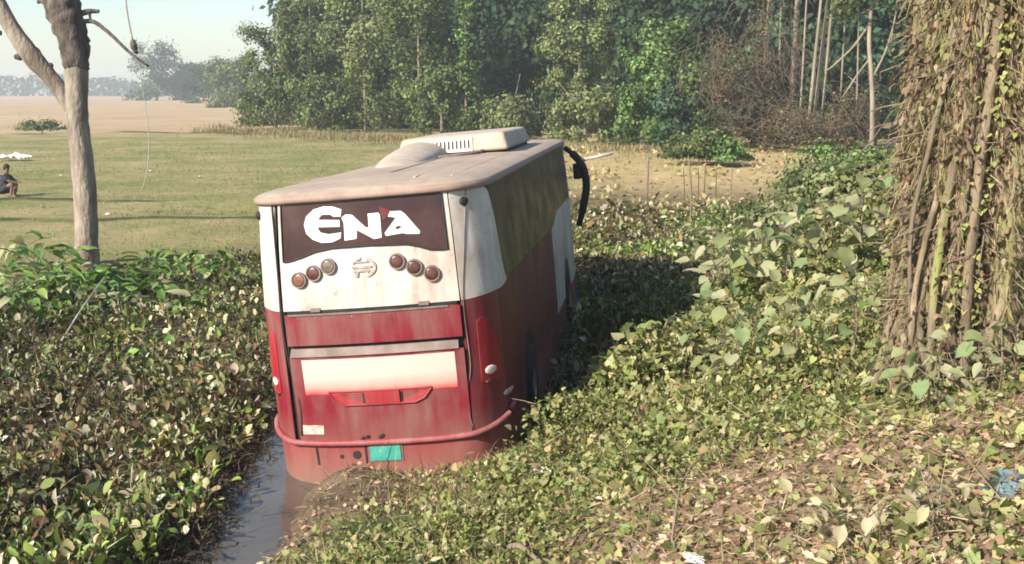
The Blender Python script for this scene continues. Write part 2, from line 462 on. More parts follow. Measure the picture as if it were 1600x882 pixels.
M['lens_red'] = mat_noise('lens_red', (0.05, 0.018, 0.015), (0.11, 0.04, 0.034), 14, 0.25, spec=.6)
M['lens_amber'] = mat_noise('lens_amber', (0.13, 0.06, 0.035), (0.21, 0.10, 0.065), 14, 0.25, spec=.6)
M['lens_clear'] = mat_noise('lens_clear', (0.09, 0.075, 0.06), (0.18, 0.15, 0.12), 14, 0.2, spec=.6)
M['reflector'] = mat_noise('reflector', (0.62, 0.48, 0.45), (0.75, 0.62, 0.58), 14, 0.25, spec=.6)
M['chrome'] = mat_noise('emblem_metal', (0.30, 0.25, 0.22), (0.55, 0.48, 0.44), 12, 0.35); M['chrome'].node_tree.nodes['Principled BSDF'].inputs['Metallic'].default_value = .5
M['plate'] = mat_noise('plate_green', (0.035, 0.24, 0.19), (0.07, 0.33, 0.27), 10, 0.5, c3=(.35, .42, .36), s3=9, t3=(.6, .75))
M['rubber'] = mat_noise('tyre_rubber', (0.015, 0.014, 0.013), (0.04, 0.035, 0.03), 8, 0.85)
M['steel'] = mat_noise('steel', (0.2, 0.19, 0.17), (0.35, 0.33, 0.3), 8, 0.5)
M['sticker'] = mat_noise('sticker', (0.30, 0.22, 0.19), (0.55, 0.46, 0.42), 18, 0.6)
def mat_fade():
    """white board sprayed over: red paint fading in along its lower edge"""
    m, n, l, b = mat_base('white_to_red_paint')
    tc = n.new('ShaderNodeTexCoord'); sp = n.new('ShaderNodeSeparateXYZ'); l.new(tc.outputs['Object'], sp.inputs[0])
    nz = n.new('ShaderNodeTexNoise'); nz.inputs['Scale'].default_value = 5; nz.inputs['Detail'].default_value = 6; l.new(tc.outputs['Object'], nz.inputs[0])
    a = n.new('ShaderNodeMath'); a.operation = 'MULTIPLY_ADD'; a.inputs[1].default_value = .07; l.new(nz.outputs[0], a.inputs[0]); l.new(sp.outputs[2], a.inputs[2])
    r = n.new('ShaderNodeValToRGB'); e = r.color_ramp.elements
    mr = n.new('ShaderNodeMapRange'); mr.inputs[1].default_value = .76; mr.inputs[2].default_value = 1.0; l.new(a.outputs[0], mr.inputs[0])
    e[0].color = (.42, .02, .03, 1); e[1].color = (.50, .44, .39, 1); e[0].position = .05; e[1].position = .8
    k = e.new(.35); k.color = (.66, .28, .24, 1)
    l.new(mr.outputs[0], r.inputs[0]); l.new(r.outputs[0], b.inputs['Base Color']); b.inputs['Roughness'].default_value = .5
    return m
M['fade'] = mat_fade()

BL = 10.5          # bus length
A_, RC, TH0, CX = 0.92, 0.723, R(32), -0.08       # the rear face meets the corner panels at a crease; they sweep round to the sides
CORN = RC * (math.pi / 2 - TH0)
XW = A_ + RC * (1 - math.sin(TH0))
YC = 0.06 + RC * math.cos(TH0)
SIDE = BL - 2 * YC
HALF = A_ + CORN + SIDE + CORN + A_
def plan(u):
    s = 1 if u >= 0 else -1
    a = abs(u)
    fl = False
    if a > HALF / 2: a = HALF - a; fl = True
    if a <= A_:
        x, y = a, .06 * (a / A_) ** 2
        t = math.atan(.12 * a / A_ / A_)
        nx, ny = math.sin(t), -math.cos(t)
    elif a <= A_ + CORN:
        t = TH0 + (a - A_) / RC
        x = A_ + RC * (math.sin(t) - math.sin(TH0)); y = .06 + RC * (math.cos(TH0) - math.cos(t))
        nx, ny = math.sin(t), -math.cos(t)
    else:
        x, y, nx, ny = XW, YC + a - A_ - CORN, 1, 0
    if fl: y = BL - y; ny = -ny
    return x * s, y, nx * s, ny
def wid(z): return float(np.interp(z, [0, .3, 1.6, 2.2, 2.7, 2.9], [1.24, 1.26, 1.26, 1.235, 1.20, 1.16])) / XW
def SF(u, z, off=0.0):
    x, y, nx, ny = plan(u)
    k = wid(z)
    lean = 0.10 * max(0, (z - 1.6) / 1.1) ** 1.3
    y2 = y + lean * max(0, 1 - y / 0.8)
    return (CX + x * k + nx * off, y2 + ny * off, z)
def ux(x, z):
    x = x - CX
    a = abs(x) / wid(z)
    if a > A_: a = A_ + RC * (math.asin(min(1, math.sin(TH0) + (a - A_) / RC)) - TH0)
    return math.copysign(a, x)

def xu(u, z): return SF(u, z)[0]

def patch(name, u0, u1, zb, zt, off, mat, parent, nu=24, nz=4, thick=0.02, **kw):
    """a curved panel lying on the body: bottom edge zb(u), top edge zt(u), a real rim of its own thickness"""
    fb = zb if callable(zb) else (lambda u: zb)
    ft = zt if callable(zt) else (lambda u: zt)
    fo = off if callable(off) else (lambda z: off)
    if abs(u0) < .97 and abs(u1) < .97:          # rear-face panels are laid out from the middle of the lettering
        u0, u1 = u0 - CX, u1 - CX
        fb0, ft0 = fb, ft
        fb, ft = (lambda u: fb0(u + CX)), (lambda u: ft0(u + CX))
    V = []; F = []
    us = [u0 + (u1 - u0) * i / nu for i in range(nu + 1)]
    for u in us:
        for j in range(nz + 1):
            z = fb(u) + (ft(u) - fb(u)) * j / nz
            V.append(SF(u, z, fo(z)))
    n1 = nz + 1
    for i in range(nu):
        for j in range(nz):
            F.append((i * n1 + j, (i + 1) * n1 + j, (i + 1) * n1 + j + 1, i * n1 + j + 1))
    ring = [i * n1 for i in range(nu + 1)] + [nu * n1 + j for j in range(1, n1)] + [i * n1 + nz for i in range(nu - 1, -1, -1)] + [j for j in range(nz - 1, 0, -1)]
    base = len(V)
    uz = []
    for i, u in enumerate(us):
        for j in range(n1): uz.append((u, fb(u) + (ft(u) - fb(u)) * j / nz))
    for r in ring:
        u, z = uz[r]; V.append(SF(u, z, fo(z) - thick))
    # duplicate the rim so that its edge stays crisp
    b2 = len(V)
    for r in ring: V.append(V[r])
    L = len(ring)
    for i in range(L):
        F.append((b2 + i, base + i, base + (i + 1) % L, b2 + (i + 1) % L))
    return obj(name, np.array(V), F, mat, parent, **kw)

def decal(name, poly, off, th, mat, parent, **kw):
    """flat cut-out shape with thickness on the rear face, poly in (x,z)"""
    n = len(poly)
    V = [SF(ux(x, z), z, off + th) for x, z in poly] + [SF(ux(x, z), z, off) for x, z in poly]
    F = [tuple(range(n))] + [(i, n + i, n + (i + 1) % n, (i + 1) % n) for i in range(n)]
    me = make_mesh(name, V, F, mat, smooth=False)
    bm = bmesh.new(); bm.from_mesh(me); bmesh.ops.recalc_face_normals(bm, faces=bm.faces); bmesh.ops.triangulate(bm, faces=[f for f in bm.faces if len(f.verts) > 4]); bm.to_mesh(me); bm.free()
    return obj_me(name, me, parent, **kw)

def disc(name, x, z, r, depth, off, mat, parent, dome=0.0, n=20, sx=1.0, **kw):
    V = []; F = []
    rings = [(r, 0), (r, depth), (r * .85, depth + dome * .5), (r * .5, depth + dome * .9), (0.001, depth + dome)]
    for rr, dd in rings:
        for i in range(n):
            t = 2 * math.pi * i / n
            zz = z + rr * math.sin(t)
            V.append(SF(ux(x + sx * rr * math.cos(t), zz), zz, off + dd))
    for k in range(len(rings) - 1):
        for i in range(n):
            F.append((k * n + i, k * n + (i + 1) % n, (k + 1) * n + (i + 1) % n, (k + 1) * n + i))
    return obj(name, np.array(V), F, mat, parent, **kw)

def ringdecal(name, x, z, rx, rz, wdt, off, th, mat, parent, a0=0, a1=360, n=28):
    V = []; F = []
    for i in range(n + 1):
        t = R(a0 + (a1 - a0) * i / n)
        for rr, o in ((1, 0), (1, th), (0, th), (0, 0)):
            X = x + (rx - (1 - rr) * wdt) * math.cos(t); Z = z + (rz - (1 - rr) * wdt) * math.sin(t)
            V.append(SF(ux(X, Z), Z, off + o))
    for i in range(n):
        for k in range(4):
            F.append((i * 4 + k, i * 4 + (k + 1) % 4, i * 4 + 4 + (k + 1) % 4, i * 4 + 4 + k))
    return obj(name, np.array(V), F, mat, parent, smooth=False)

def build_bus():
    bus = empty('bus', (-1.2008, 10.4752, 0.2665), label='red and white bus lying nose-first in the ditch, leaning to its left', cat='bus')
    bus.rotation_mode = 'YXZ'
    bus.rotation_euler = (-0.00463, -0.08918, -0.12692)
    wr = 1.62
    ue = HALF
    # dark inner shell closes every seam between the panels
    us = np.concatenate([np.linspace(-ue, ue, 181)])
    V = []; F = []
    zs = [-.34, .3, .8, 1.3, 1.62, 2.1, 2.68]
    for u in us[:-1]:
        for z in zs: V.append(SF(u, z, -.028))
    n1 = len(zs); nu = len(us) - 1
    for i in range(nu):
        for j in range(n1 - 1):
            F.append((i * n1 + j, ((i + 1) % nu) * n1 + j, ((i + 1) % nu) * n1 + j + 1, i * n1 + j + 1))
    F.append(tuple(i * n1 for i in range(nu)))
    obj('inner_shell', np.array(V), F, M['black'], bus)
    # --- skirt below the rib
    obz = .24
    patch('skirt', -HALF + .9, HALF - .9, -.32, obz, .0, M['skirt'], bus, 170, 3)
    # --- rear, centre
    def offz(z): return float(np.interp(z, [.24, .6, 1.13], [.004, .012, .034]))
    hatch = patch('engine_hatch', -.945, .83, lambda u: .243 + .0 * u, 1.135, offz, M['red'], bus, 30, 12)
    patch('upper_hatch', -.945, .83, 1.252, 1.565, .034, M['red'], bus, 26, 4, .05)
    patch('recess_shade', -.90, .72, 1.2, 1.252, -.012, M['black'], bus, 20, 1, .01)  # recess strip painted black for the shadow under the upper hatch
    patch('vent_ledge', -.93, .78, 1.138, 1.214, lambda z: float(np.interp(z, [1.138, 1.214], [.052, .004])), M['trim'], bus, 20, 3, .03)
    patch('grille_gap', -.93, .80, 1.567, 1.60, -.006, M['black'], bus, 20, 1, .01)
    patch('grille_lip', -.90, .72, 1.556, 1.572, .046, M['trim'], bus, 20, 1, .02)
    # white board that fades to red, proud of the hatch
    patch('white_board', -.82, .735, .74, 1.105, lambda z: offz(z) + .005, M['fade'], hatch, 24, 8, .006)
    # handle recess on the hatch: bowl-shaped lip, middle block
    def offh(z): return offz(z) + .003
    lip = [(-.575, .765), (.48, .765), (.40, .665), (.30, .622), (-.42, .622), (-.52, .68)]
    hv = []
    n_ = len(lip); P3 = []
    for i in range(n_):
        a, b = lip[i], lip[(i + 1) % n_]
        for k in range(6):
            t = k / 6; x = a[0] + (b[0] - a[0]) * t; z = a[1] + (b[1] - a[1]) * t
            P3.append(SF(ux(x, z), z, offz(z) + .010))
    P3.append(P3[0]); P3.append(P3[1])
    tv, tf = tube(P3, .010, 6, False)
    hd = obj('hatch_handle', tv, tf, M['red_bright'], hatch)
    decal('handle_recess', [(-.565, .758), (.47, .758), (.39, .668), (.295, .63), (-.415, .63), (-.51, .685)], offz(.69) + .0035, .003, M['red_bright'], hd)
    patch('handle_block', -.20, .15, .628, .758, lambda z: offz(z) + .022, M['red_bright'], hd, 6, 2, .02)
    for x in (-.215, .165):
        patch('handle_slot', x - .012, x + .012, .64, .74, lambda z: offz(z) + .008, M['black'], hd, 2, 2, .004)
    decal('sticker', [(-.905, .33), (-.68, .325), (-.675, .42), (-.9, .425)], offz(.37) + .002, .003, M['sticker'], hatch)
    for x, z in ((-.30, .262), (-.25, .275), (-.12, .268), (-.10, .28)):
        decal('scrape', [(x, z), (x + .035, z + .004), (x + .045, z + .035), (x + .02, z + .03)], .02, .004, M['black'], hatch)
    # --- rear, white upper panel and corners
    patch('rear_upper_panel', -.965, .832, 1.602, 2.672, .0, M['white'], bus, 30, 10)
    def wtop(u):
        a = abs(u)
        return float(np.interp(a, [1.44, 1.56, 1.66, 1.74, 1.82, 1.89, 1.98], [2.672, 2.62, 2.42, 2.20, 1.87, 1.72, 1.648]))
    def wbot(u): return float(np.interp(abs(u), [.93, 1.03, 1.35, 1.86, 1.98], [1.602, 1.602, 1.618, 1.628, 1.640]))
    for s in (-1, 1):
        i0 = .93
        patch('corner_upper_panel', s * i0, s * 1.98, wbot, wtop, .0, M['white'], bus, 26, 10)
        cl = patch('corner_lower_panel', s * i0, s * 1.45, .243, lambda u: wbot(u) - .006, .0, M['red'], bus, 20, 12)
        # tall tail lamp let into the corner
        def lb(u): return .70 + 0.30 * abs(abs(u) - 1.22)
        def lt(u): return 1.40 - 9 * (abs(u) - 1.14) ** 2
        tl = patch('tail_lamp', s * 1.07, s * 1.38, lb, lt, .008, M['red_bright'], bus, 10, 8, .02)
        disc('reflector', xu(s * 1.19, .85), .85, .045, .006, .010, M['reflector'], tl, .01)
        disc('reflector', xu(s * 1.15, .735), .735, .026, .006, .010, M['lens_red'], tl, .008)
        mk = disc('clearance_lamp', xu(1.085 if s > 0 else -1.33, 2.555), 2.555, .042, .02, .001, M['black'], bus, .012, sx=.8)
    disc('corner_reflector', xu(1.46, .55), .55, .03, .01, .002, M['sticker'], bus, .01)
    # seams: rubber strips between rear panels and corners
    def strip(name, pts, r, mat):
        P = curve_pts([SF(ux(x, z), z, .004) for x, z in pts], 6)
        v, f = tube(P, r, 6); obj(name, v, f, mat, bus)
    strip('seam', [(-.985, 2.67), (-.98, 2.2), (-.985, 1.63), (-.985, 1.25), (-.945, .9), (-.90, .62), (-.925, .32)], .014, M['black'])
    strip('seam', [(.955, 2.67), (.915, 2.2), (.862, 1.6), (.872, 1.05), (.86, .85), (.80, .6), (.845, .29)], .006, M['trim'])
    # --- rear window
    wb_pts = [(-.93, 2.098), (-.86, 2.10), (-.72, 2.134), (-.58, 2.18), (-.40, 2.205), (0, 2.207), (.37, 2.192), (.48, 2.165), (.60, 2.122), (.70, 2.112), (.79, 2.112)]
    def wbm(u): return float(np.interp(u, [p[0] for p in wb_pts], [p[1] for p in wb_pts]))
    win = patch('rear_window', -.925, .775, wbm, 2.665, .006, M['glass_rear'], bus, 40, 8, .02)
    # rubber seal round the glass
    seal = [(u, wbm(u)) for u in np.linspace(-.925, .775, 30)] + [(.775, 2.4), (.775, 2.655)] + [(u, 2.655) for u in np.linspace(.7, -.85, 10)] + [(-.925, 2.655), (-.925, 2.4)]
    P3 = [SF(u - CX, z, .010) for u, z in seal]; P3 += P3[:2]
    v, f = tube(P3, .009, 6, False); obj('window_seal', v, f, M['black'], win)
    E_ = [(-0.26, 2.577), (-0.273, 2.511), (-0.345, 2.512), (-0.375, 2.536), (-0.463, 2.54), (-0.498, 2.509), (-0.5, 2.491), (-0.289, 2.475), (-0.291, 2.411), (-0.511, 2.421), (-0.515, 2.403), (-0.49, 2.365), (-0.409, 2.344), (-0.281, 2.353), (-0.293, 2.297), (-0.374, 2.266), (-0.485, 2.265), (-0.575, 2.302), (-0.64, 2.365), (-0.657, 2.449), (-0.626, 2.533), (-0.545, 2.596), (-0.443, 2.617), (-0.345, 2.61)]
    N_ = [(-0.264, 2.497), (-0.222, 2.524), (-0.157, 2.516), (-0.029, 2.385), (0.003, 2.383), (0.002, 2.515), (0.106, 2.518), (0.122, 2.495), (0.121, 2.276), (0.045, 2.268), (-0.119, 2.368), (-0.131, 2.283), (-0.251, 2.272), (-0.245, 2.442)]
    A1 = [(0.155, 2.316), (0.279, 2.457), (0.199, 2.475), (0.226, 2.522), (0.329, 2.519), (0.369, 2.487), (0.505, 2.306), (0.496, 2.283), (0.376, 2.291), (0.333, 2.303), (0.168, 2.288)]
    decal('letter', E_, 0.0065, .0025, M['letter'], win, label='white letter E on the rear window')
    decal('letter', N_, 0.0065, .0025, M['letter'], win, label='white letter N on the rear window')
    decal('letter', A1, 0.0065, .0025, M['letter_blue'], win, label='pale blue letter A on the rear window')
    decal('letter_counter', [(0.258, 2.36), (0.298, 2.378), (0.334, 2.365), (0.283, 2.341)], .0094, .0015, M['glass_rear'], win)
    decal('painted_reflection', [(0.112, 2.576), (0.238, 2.534), (0.20, 2.50), (0.19, 2.477), (0.151, 2.436), (0.13, 2.511)], .0063, .003, M['reflection_red'], win, label='dark red reflection painted on the rear window')  # red smudge of a reflection, painted on the glass as a cut-out
    # --- six round lamps and the maker's emblem
    lm = ['lens_amber', 'lens_red', 'lens_clear', 'lens_red', 'lens_red', 'lens_red']
    for (x, z), k in zip([(-.758, 1.912), (-.599, 1.972), (-.44, 2.032), (.255, 2.035), (.421, 1.966), (.586, 1.891)], lm):
        lp = disc('round_lamp', x, z, .079, .022, .0, M['black'], bus, .0)
        ringdecal('bezel', x, z, .079, .079, .014, .018, .012, M['trim'], lp)
        disc('lens', x, z, .062, .003, .021, M[k], lp, .007)
    em = ringdecal('emblem', -.085, 2.0, .13, .10, .026, .002, .012, M['chrome'], bus, -72, 72)
    ringdecal('emblem_arc', -.085, 2.0, .13, .10, .022, .002, .012, M['chrome'], em, 100, 155)
    decal('emblem_bar', [(-.20, 1.993), (-.0, 1.993), (-.0, 2.012), (-.20, 2.012)], .002, .012, M['chrome'], em)
    decal('emblem_bar', [(-.19, 1.955), (-.02, 1.955), (-.03, 1.978), (-.18, 1.978)], .002, .012, M['chrome'], em)
    decal('emblem_foot', [(-.175, 1.905), (-.145, 1.905), (-.135, 1.953), (-.165, 1.953)], .002, .012, M['chrome'], em)
    decal('emblem_foot', [(-.06, 1.905), (-.03, 1.905), (-.04, 1.953), (-.07, 1.953)], .002, .012, M['chrome'], em)
    decal('emblem_bar', [(-.165, 2.045), (-.02, 2.045), (-.04, 2.06), (-.15, 2.06)], .002, .012, M['chrome'], em)
    # rivets and hinges on the hatch
    for x in np.linspace(-.80, .70, 9):
        disc('rivet', float(x), 1.53, .009, .004, .034, M['trim'], hatch, .002, n=8)
    for x in (-.62, .48):
        patch('hinge', x - .05, x + .05, 1.585, 1.625, .012, M['trim'], bus, 3, 1, .012)
    # --- bumper rib
    P = [SF(u, .228 + .11 * (abs(u) / 1.4) ** 4, .022) for u in np.linspace(-1.55, 1.6, 50)]
    v, f = tube(P, [.02] + [.031] * 48 + [.02], 10); obj('bumper_rib', v, f, M['rib'], bus)
    # --- below the rib: plate, tow holes, dents
    pl = patch('number_plate', -.215, .10, .035, .185, .018, M['plate'], bus, 6, 2, .012)
    patch('plate_frame', -.235, .12, .02, .20, .008, M['trim'], pl, 6, 2, .008)
    disc('tow_hole', -.36, .10, .045, .002, .001, M['black'], bus)
    disc('tow_hole', -.52, .085, .022, .002, .001, M['black'], bus)
    patch('skirt_gap', -.80, -.775, 0.0, .18, .004, M['black'], bus, 2, 2, .006)
    patch('skirt_gap', -.275, -.255, 0.0, .19, .004, M['black'], bus, 2, 2, .006)
    # --- sides: maroon then white below the glass, tinted panes above
    U1 = 1.45 + .006
    def sy(y): return y - YC + A_ + CORN
    def gb(u): return float(np.interp(abs(u), [1.45, 1.86, 1.98, sy(3), sy(6), sy(BL)], [1.620, 1.628, 1.640, 1.63, 1.56, 1.56]))
    for s in (-1, 1):
        patch('side_lower_panel', s * U1, s * sy(6.1), .243, lambda u: gb(u) - .006, .0, M['maroon'], bus, 30, 5)
        def fl(u): return .243
        patch('side_front_panel', s * (sy(6.1) + .006), s * (sy(BL - .36)), .243, lambda u: gb(u) - .006 + .16 * float(sstep(sy(6.1), sy(7.4), abs(u))), .0, M['white'], bus, 30, 5)
        def gtop(u): return 2.672
        # first pane runs along the slanted edge of the white corner
        first = True
        edges = [1.48, sy(1.9), sy(3.5), sy(5.1), sy(6.7), sy(8.3), sy(9.5)]
        for k in range(len(edges) - 1):
            a, b = edges[k] + .012, edges[k + 1] - .012
            def lo(u, k=k):
                g = gb(u) + .16 * float(sstep(sy(6.1), sy(7.4), abs(u)))
                return max(g, wtop(u) + .012) if abs(u) < 1.98 else g
            patch('side_window', s * a, s * b, lo, 2.665, .002, M['glass_side'], bus, 22 if k == 0 else 8, 4, .02)
        patch('door_pillar', s * (sy(9.5) + .0), s * sy(BL - .36), lambda u: gb(u) + .16, 2.665, .004, M['trim'], bus, 6, 4)
        # wheels inside the arches, mostly under water and weed
        for y in (2.35, 8.1):
            patch('wheel_arch', s * sy(y - .58), s * sy(y + .58), .02, lambda u, y=y: .02 + .80 * math.sqrt(max(0.02, 1 - ((abs(u) - sy(y)) / .58) ** 2)), .004, M['black'], bus, 16, 3, .01)
            V = []; F = []
            n = 24
            prof = [(.20, .05), (.30, .045), (.46, .03), (.49, -.02), (.49, -.22), (.20, -.24)]
            for rr, dx in prof:
                for i in range(n):
                    t = 2 * math.pi * i / n
                    V.append((CX + s * (1.24 + dx), y + rr * math.cos(t), .16 + rr * math.sin(t)))
            for k in range(len(prof) - 1):
                for i in range(n): F.append((k * n + i, k * n + (i + 1) % n, (k + 1) * n + (i + 1) % n, (k + 1) * n + i))
            whl = obj('wheel', np.array(V), F, M['rubber'], bus)
            V = []; F = []
            for rr, dx in ((.21, .045), (.17, .01), (.08, .02), (.005, .04)):
                for i in range(n):
                    t = 2 * math.pi * i / n
                    V.append((CX + s * (1.24 + dx), y + rr * math.cos(t), .16 + rr * math.sin(t)))
            for k in range(3):
                for i in range(n): F.append((k * n + i, k * n + (i + 1) % n, (k + 1) * n + (i + 1) % n, (k + 1) * n + i))
            obj('rim', np.array(V), F, M['steel'], whl)
    # --- front
    uf = sy(BL - .36) + .006
    V = []; F = []
    def front_patch(name, z0, z1, mat, off=0.0, inset=0.0):
        V = []; F = []
        us2 = list(np.linspace(uf + inset, HALF, 18)) + [-(HALF - d) for d in np.linspace(0, HALF - uf - inset, 18)[1:]]
        for u in us2:
            for z in np.linspace(z0, z1, 6): V.append(SF(u, z, off))
        for i in range(len(us2) - 1):
            for j in range(5): F.append((i * 6 + j, (i + 1) * 6 + j, (i + 1) * 6 + j + 1, i * 6 + j + 1))
        return obj(name, np.array(V), F, mat, bus)
    front_patch('front_panel', .02, 1.5, M['white'])
    front_patch('windscreen', 1.506, 2.67, M['glass_side'])
    for s in (-1, 1):
        v, f = box(s * .62, s * .98, BL - .02, BL + .02, .55, .75, .015)
        obj('headlight', v, f, M['lens_clear'], bus)
    # --- roof: overhanging rim and crowned, dusty sheet
    def roof_ring(z, off, k, us):
        out = []
        for u in us:
            x, y, nx, ny = plan(u)
            q = SF(u, 2.68, off)
            cx, cy = 0, BL / 2
            out.append((CX + (q[0] - CX) * k, cy + (q[1] - cy) * (1 - (1 - k) * .25), z))
        return out
    us3 = list(np.linspace(-HALF, HALF, 161))[:-1]
    nR = len(us3)
    def loft(rings, close):
        V = [p for r in rings for p in r]; F = []
        for k in range(len(rings) - 1):
            for i in range(nR): F.append((k * nR + i, k * nR + (i + 1) % nR, (k + 1) * nR + (i + 1) % nR, (k + 1) * nR + i))
        if close:
            k = (len(rings) - 1) * nR
            for i in range(nR // 2 - 1): F.append((k + i, k + i + 1, k + nR - 2 - i, k + nR - 1 - i)) if i + 1 < nR - 2 - i else None
        return np.array(V), F
    v, f = loft([roof_ring(2.668, -.03, 1, us3), roof_ring(2.664, .03, 1, us3), roof_ring(2.685, .048, 1, us3), roof_ring(2.722, .045, 1, us3), roof_ring(2.745, .015, 1, us3)], False)
    obj('roof_rim', v, f, M['roof_rim'], bus)
    v, f = loft([roof_ring(2.744, .016, 1, us3), roof_ring(2.765, -.03, 1, us3), roof_ring(2.785, -.10, .98, us3), roof_ring(2.80, -.15, .85, us3), roof_ring(2.815, -.15, .6, us3), roof_ring(2.825, -.15, .3, us3), roof_ring(2.828, -.15, .02, us3)], False)
    rf = obj('roof', v, f, M['roof'], bus)
    for x in (-.78, .40, .78):
        P = [(x, y, 2.828 - .045 * (abs(x) / 1.1) ** 2 - .014) for y in np.linspace(.55, BL - .5, 12)]
        v, f = tube(P, .016, 6); obj('roof_rib', v, f, M['roof'], rf)
    # --- air conditioner on the roof
    bm = bmesh.new(); bmesh.ops.create_cube(bm, size=1)
    for q in bm.verts:
        top = q.co.z > 0; back = q.co.y < 0
        x0, x1 = (-.88, .76) if not top else (-.80, .70)
        q.co = (x0 if q.co.x < 0 else x1, (5.16 if not top else 5.24) if back else (8.1 if not top else 7.8), 2.84 if not top else 3.10)
    bmesh.ops.bevel(bm, geom=list(bm.edges), offset=.07, segments=4, affect='EDGES', profile=.6)
    me = bpy.data.meshes.new('air_conditioner'); bm.to_mesh(me); bm.free(); me.materials.append(M['ac'])
    for p in me.polygons: p.use_smooth = True
    ac = obj_me('air_conditioner', me, bus)
    v, f = box(-.84, .70, 5.22, 8.0, 2.79, 2.85); obj('plinth', v, f, M['black'], ac)
    # grille on its rear face
    def ack(z): return 5.16 + (z - 2.84) * .308 - .004
    v, f = merge([([(-.46, ack(2.862) - .012, 2.862), (.24, ack(2.862) - .012, 2.862), (.24, ack(3.06) - .012, 3.06), (-.46, ack(3.06) - .012, 3.06), (-.46, ack(2.862) + .03, 2.862), (.24, ack(2.862) + .03, 2.862), (.24, ack(3.06) + .03, 3.06), (-.46, ack(3.06) + .03, 3.06)], [(0, 1, 2, 3), (0, 4, 5, 1), (1, 5, 6, 2), (2, 6, 7, 3), (3, 7, 4, 0)])])
    pn = obj('grille_panel', np.array(v), f, M['ac_light'], ac, smooth=False)
    for i in range(11):
        x = -.405 + .058 * i
        o = -.0155
        v = [(x, ack(2.905) + o, 2.905), (x + .026, ack(2.905) + o, 2.905), (x + .026, ack(3.02) + o, 3.02), (x, ack(3.02) + o, 3.02)]
        v = v + [(a, b + .006, c) for a, b, c in v]
        obj('slot', np.array(v), [(0, 1, 2, 3), (0, 4, 5, 1), (1, 5, 6, 2), (2, 6, 7, 3), (3, 7, 4, 0)], M['black'], pn, smooth=False)
    # low fairing behind the unit on the left
    V = []; F = []
    nx_, ny_ = 16, 14
    for j in range(ny_ + 1):
        t = j / ny_; y = 3.0 + 2.35 * t
        xl = -.98 + .25 * (1 - t) ** 2; xr = -.15 + .05 * t
        hh = .03 + .24 * t ** .7
        for i in range(nx_ + 1):
            s = i / nx_; x = xl + (xr - xl) * s
            V.append((x, y + .25 * (2 * s - 1) ** 2 * (1 - t), 2.79 + hh * (math.sin(math.pi * min(max(s, .0), 1)) ** .45) * (1 if t > 0 else 0)))
    for j in range(ny_):
        for i in range(nx_): F.append((j * (nx_ + 1) + i, j * (nx_ + 1) + i + 1, (j + 1) * (nx_ + 1) + i + 1, (j + 1) * (nx_ + 1) + i))
    obj('fairing', np.array(V), F, M['ac'], ac)
    v, f = merge([tube(curve_pts([(-.20, 4.5, 2.83), (.15, 4.62, 2.84), (.35, 4.9, 2.84), (.38, 5.3, 2.86)], 6), .025, 8)])
    obj('pipe', v, f, M['trim'], ac)
    # --- mirror arm at the front right corner
    P = curve_pts([(1.12, 10.35, 2.60), (1.30, 10.42, 2.42), (1.43, 10.45, 2.2), (1.47, 10.45, 1.85), (1.38, 10.45, 1.45), (1.27, 10.45, 1.1)], 8)
    v, f = tube(P, [.05] * 6 + [.075] * (len(P) - 12) + [.06] * 6, 10)
    arm = obj('mirror_arm', v, f, M['black'], bus)
    v, f = box(1.24, 1.40, 10.40, 10.52, 1.98, 2.28, .04); obj('mirror_head', v, f, M['black'], arm)
    v, f = tube([(1.36, 10.42, 2.33), (1.7, 10.42, 2.37), (2.02, 10.42, 2.42)], .03, 8); obj('mirror_bracket', v, f, M['stick_pale'], arm)
    return bus
build_bus()

# ------------------------------------------------------------------ plants: leaf shapes
# spoon-shaped blade (base at origin, along +y), with a fold along the midrib
L_SPOON_V = np.array([(0, 0, 0), (-.26, .18, .06), (-.40, .50, .09), (-.27, .82, .04), (0, 1, -.05), (.27, .82, .04), (.40, .50, .09), (.26, .18, .06), (0, .33, 0), (0, .68, 0.0)], float)
L_SPOON_F = np.array([(0, 8, 1), (1, 8, 2), (2, 8, 9), (2, 9, 3), (3, 9, 4), (4, 9, 5), (5, 9, 6), (6, 9, 8), (6, 8, 7), (7, 8, 0)])[:, ::-1]
# heart-shaped blade
L_HEART_V = np.array([(0, .05, 0), (-.28, -.1, .05), (-.50, .18, .08), (-.34, .58, .04), (0, 1.05, -.08), (.34, .58, .04), (.50, .18, .08), (.28, -.1, .05), (0, .42, -.02)], float)
L_HEART_F = np.array([(0, 8, 1), (1, 8, 2), (2, 8, 3), (3, 8, 4), (4, 8, 5), (5, 8, 6), (6, 8, 7), (7, 8, 0)])[:, ::-1]
# plain folded leaf for distant crowns
L_KITE_V = np.array([(0, 0, 0), (-.30, .45, .08), (0, 1, -.06), (.30, .45, .08)], float)
L_KITE_F = np.array([(0, 2, 1), (0, 3, 2)])
# narrow lance leaf
L_LANCE_V = np.array([(0, 0, 0), (-.10, .3, .03), (-.07, .7, .0), (0, 1, -.10), (.07, .7, 0), (.10, .3, .03), (0, .5, .0)], float)
L_LANCE_F = np.array([(0, 6, 1), (1, 6, 2), (2, 6, 3), (3, 6, 4), (4, 6, 5), (5, 6, 0)])[:, ::-1]
# blade of grass / straw, bent over
L_BLADE_V = np.array([(-.5, 0, 0), (.5, 0, 0), (-.38, .45, .06), (.38, .45, .06), (-.2, .8, .02), (.2, .8, .02), (0, 1, -.08)], float)
L_BLADE_F = np.array([(0, 1, 3), (0, 3, 2), (2, 3, 5), (2, 5, 4), (4, 5, 6)])

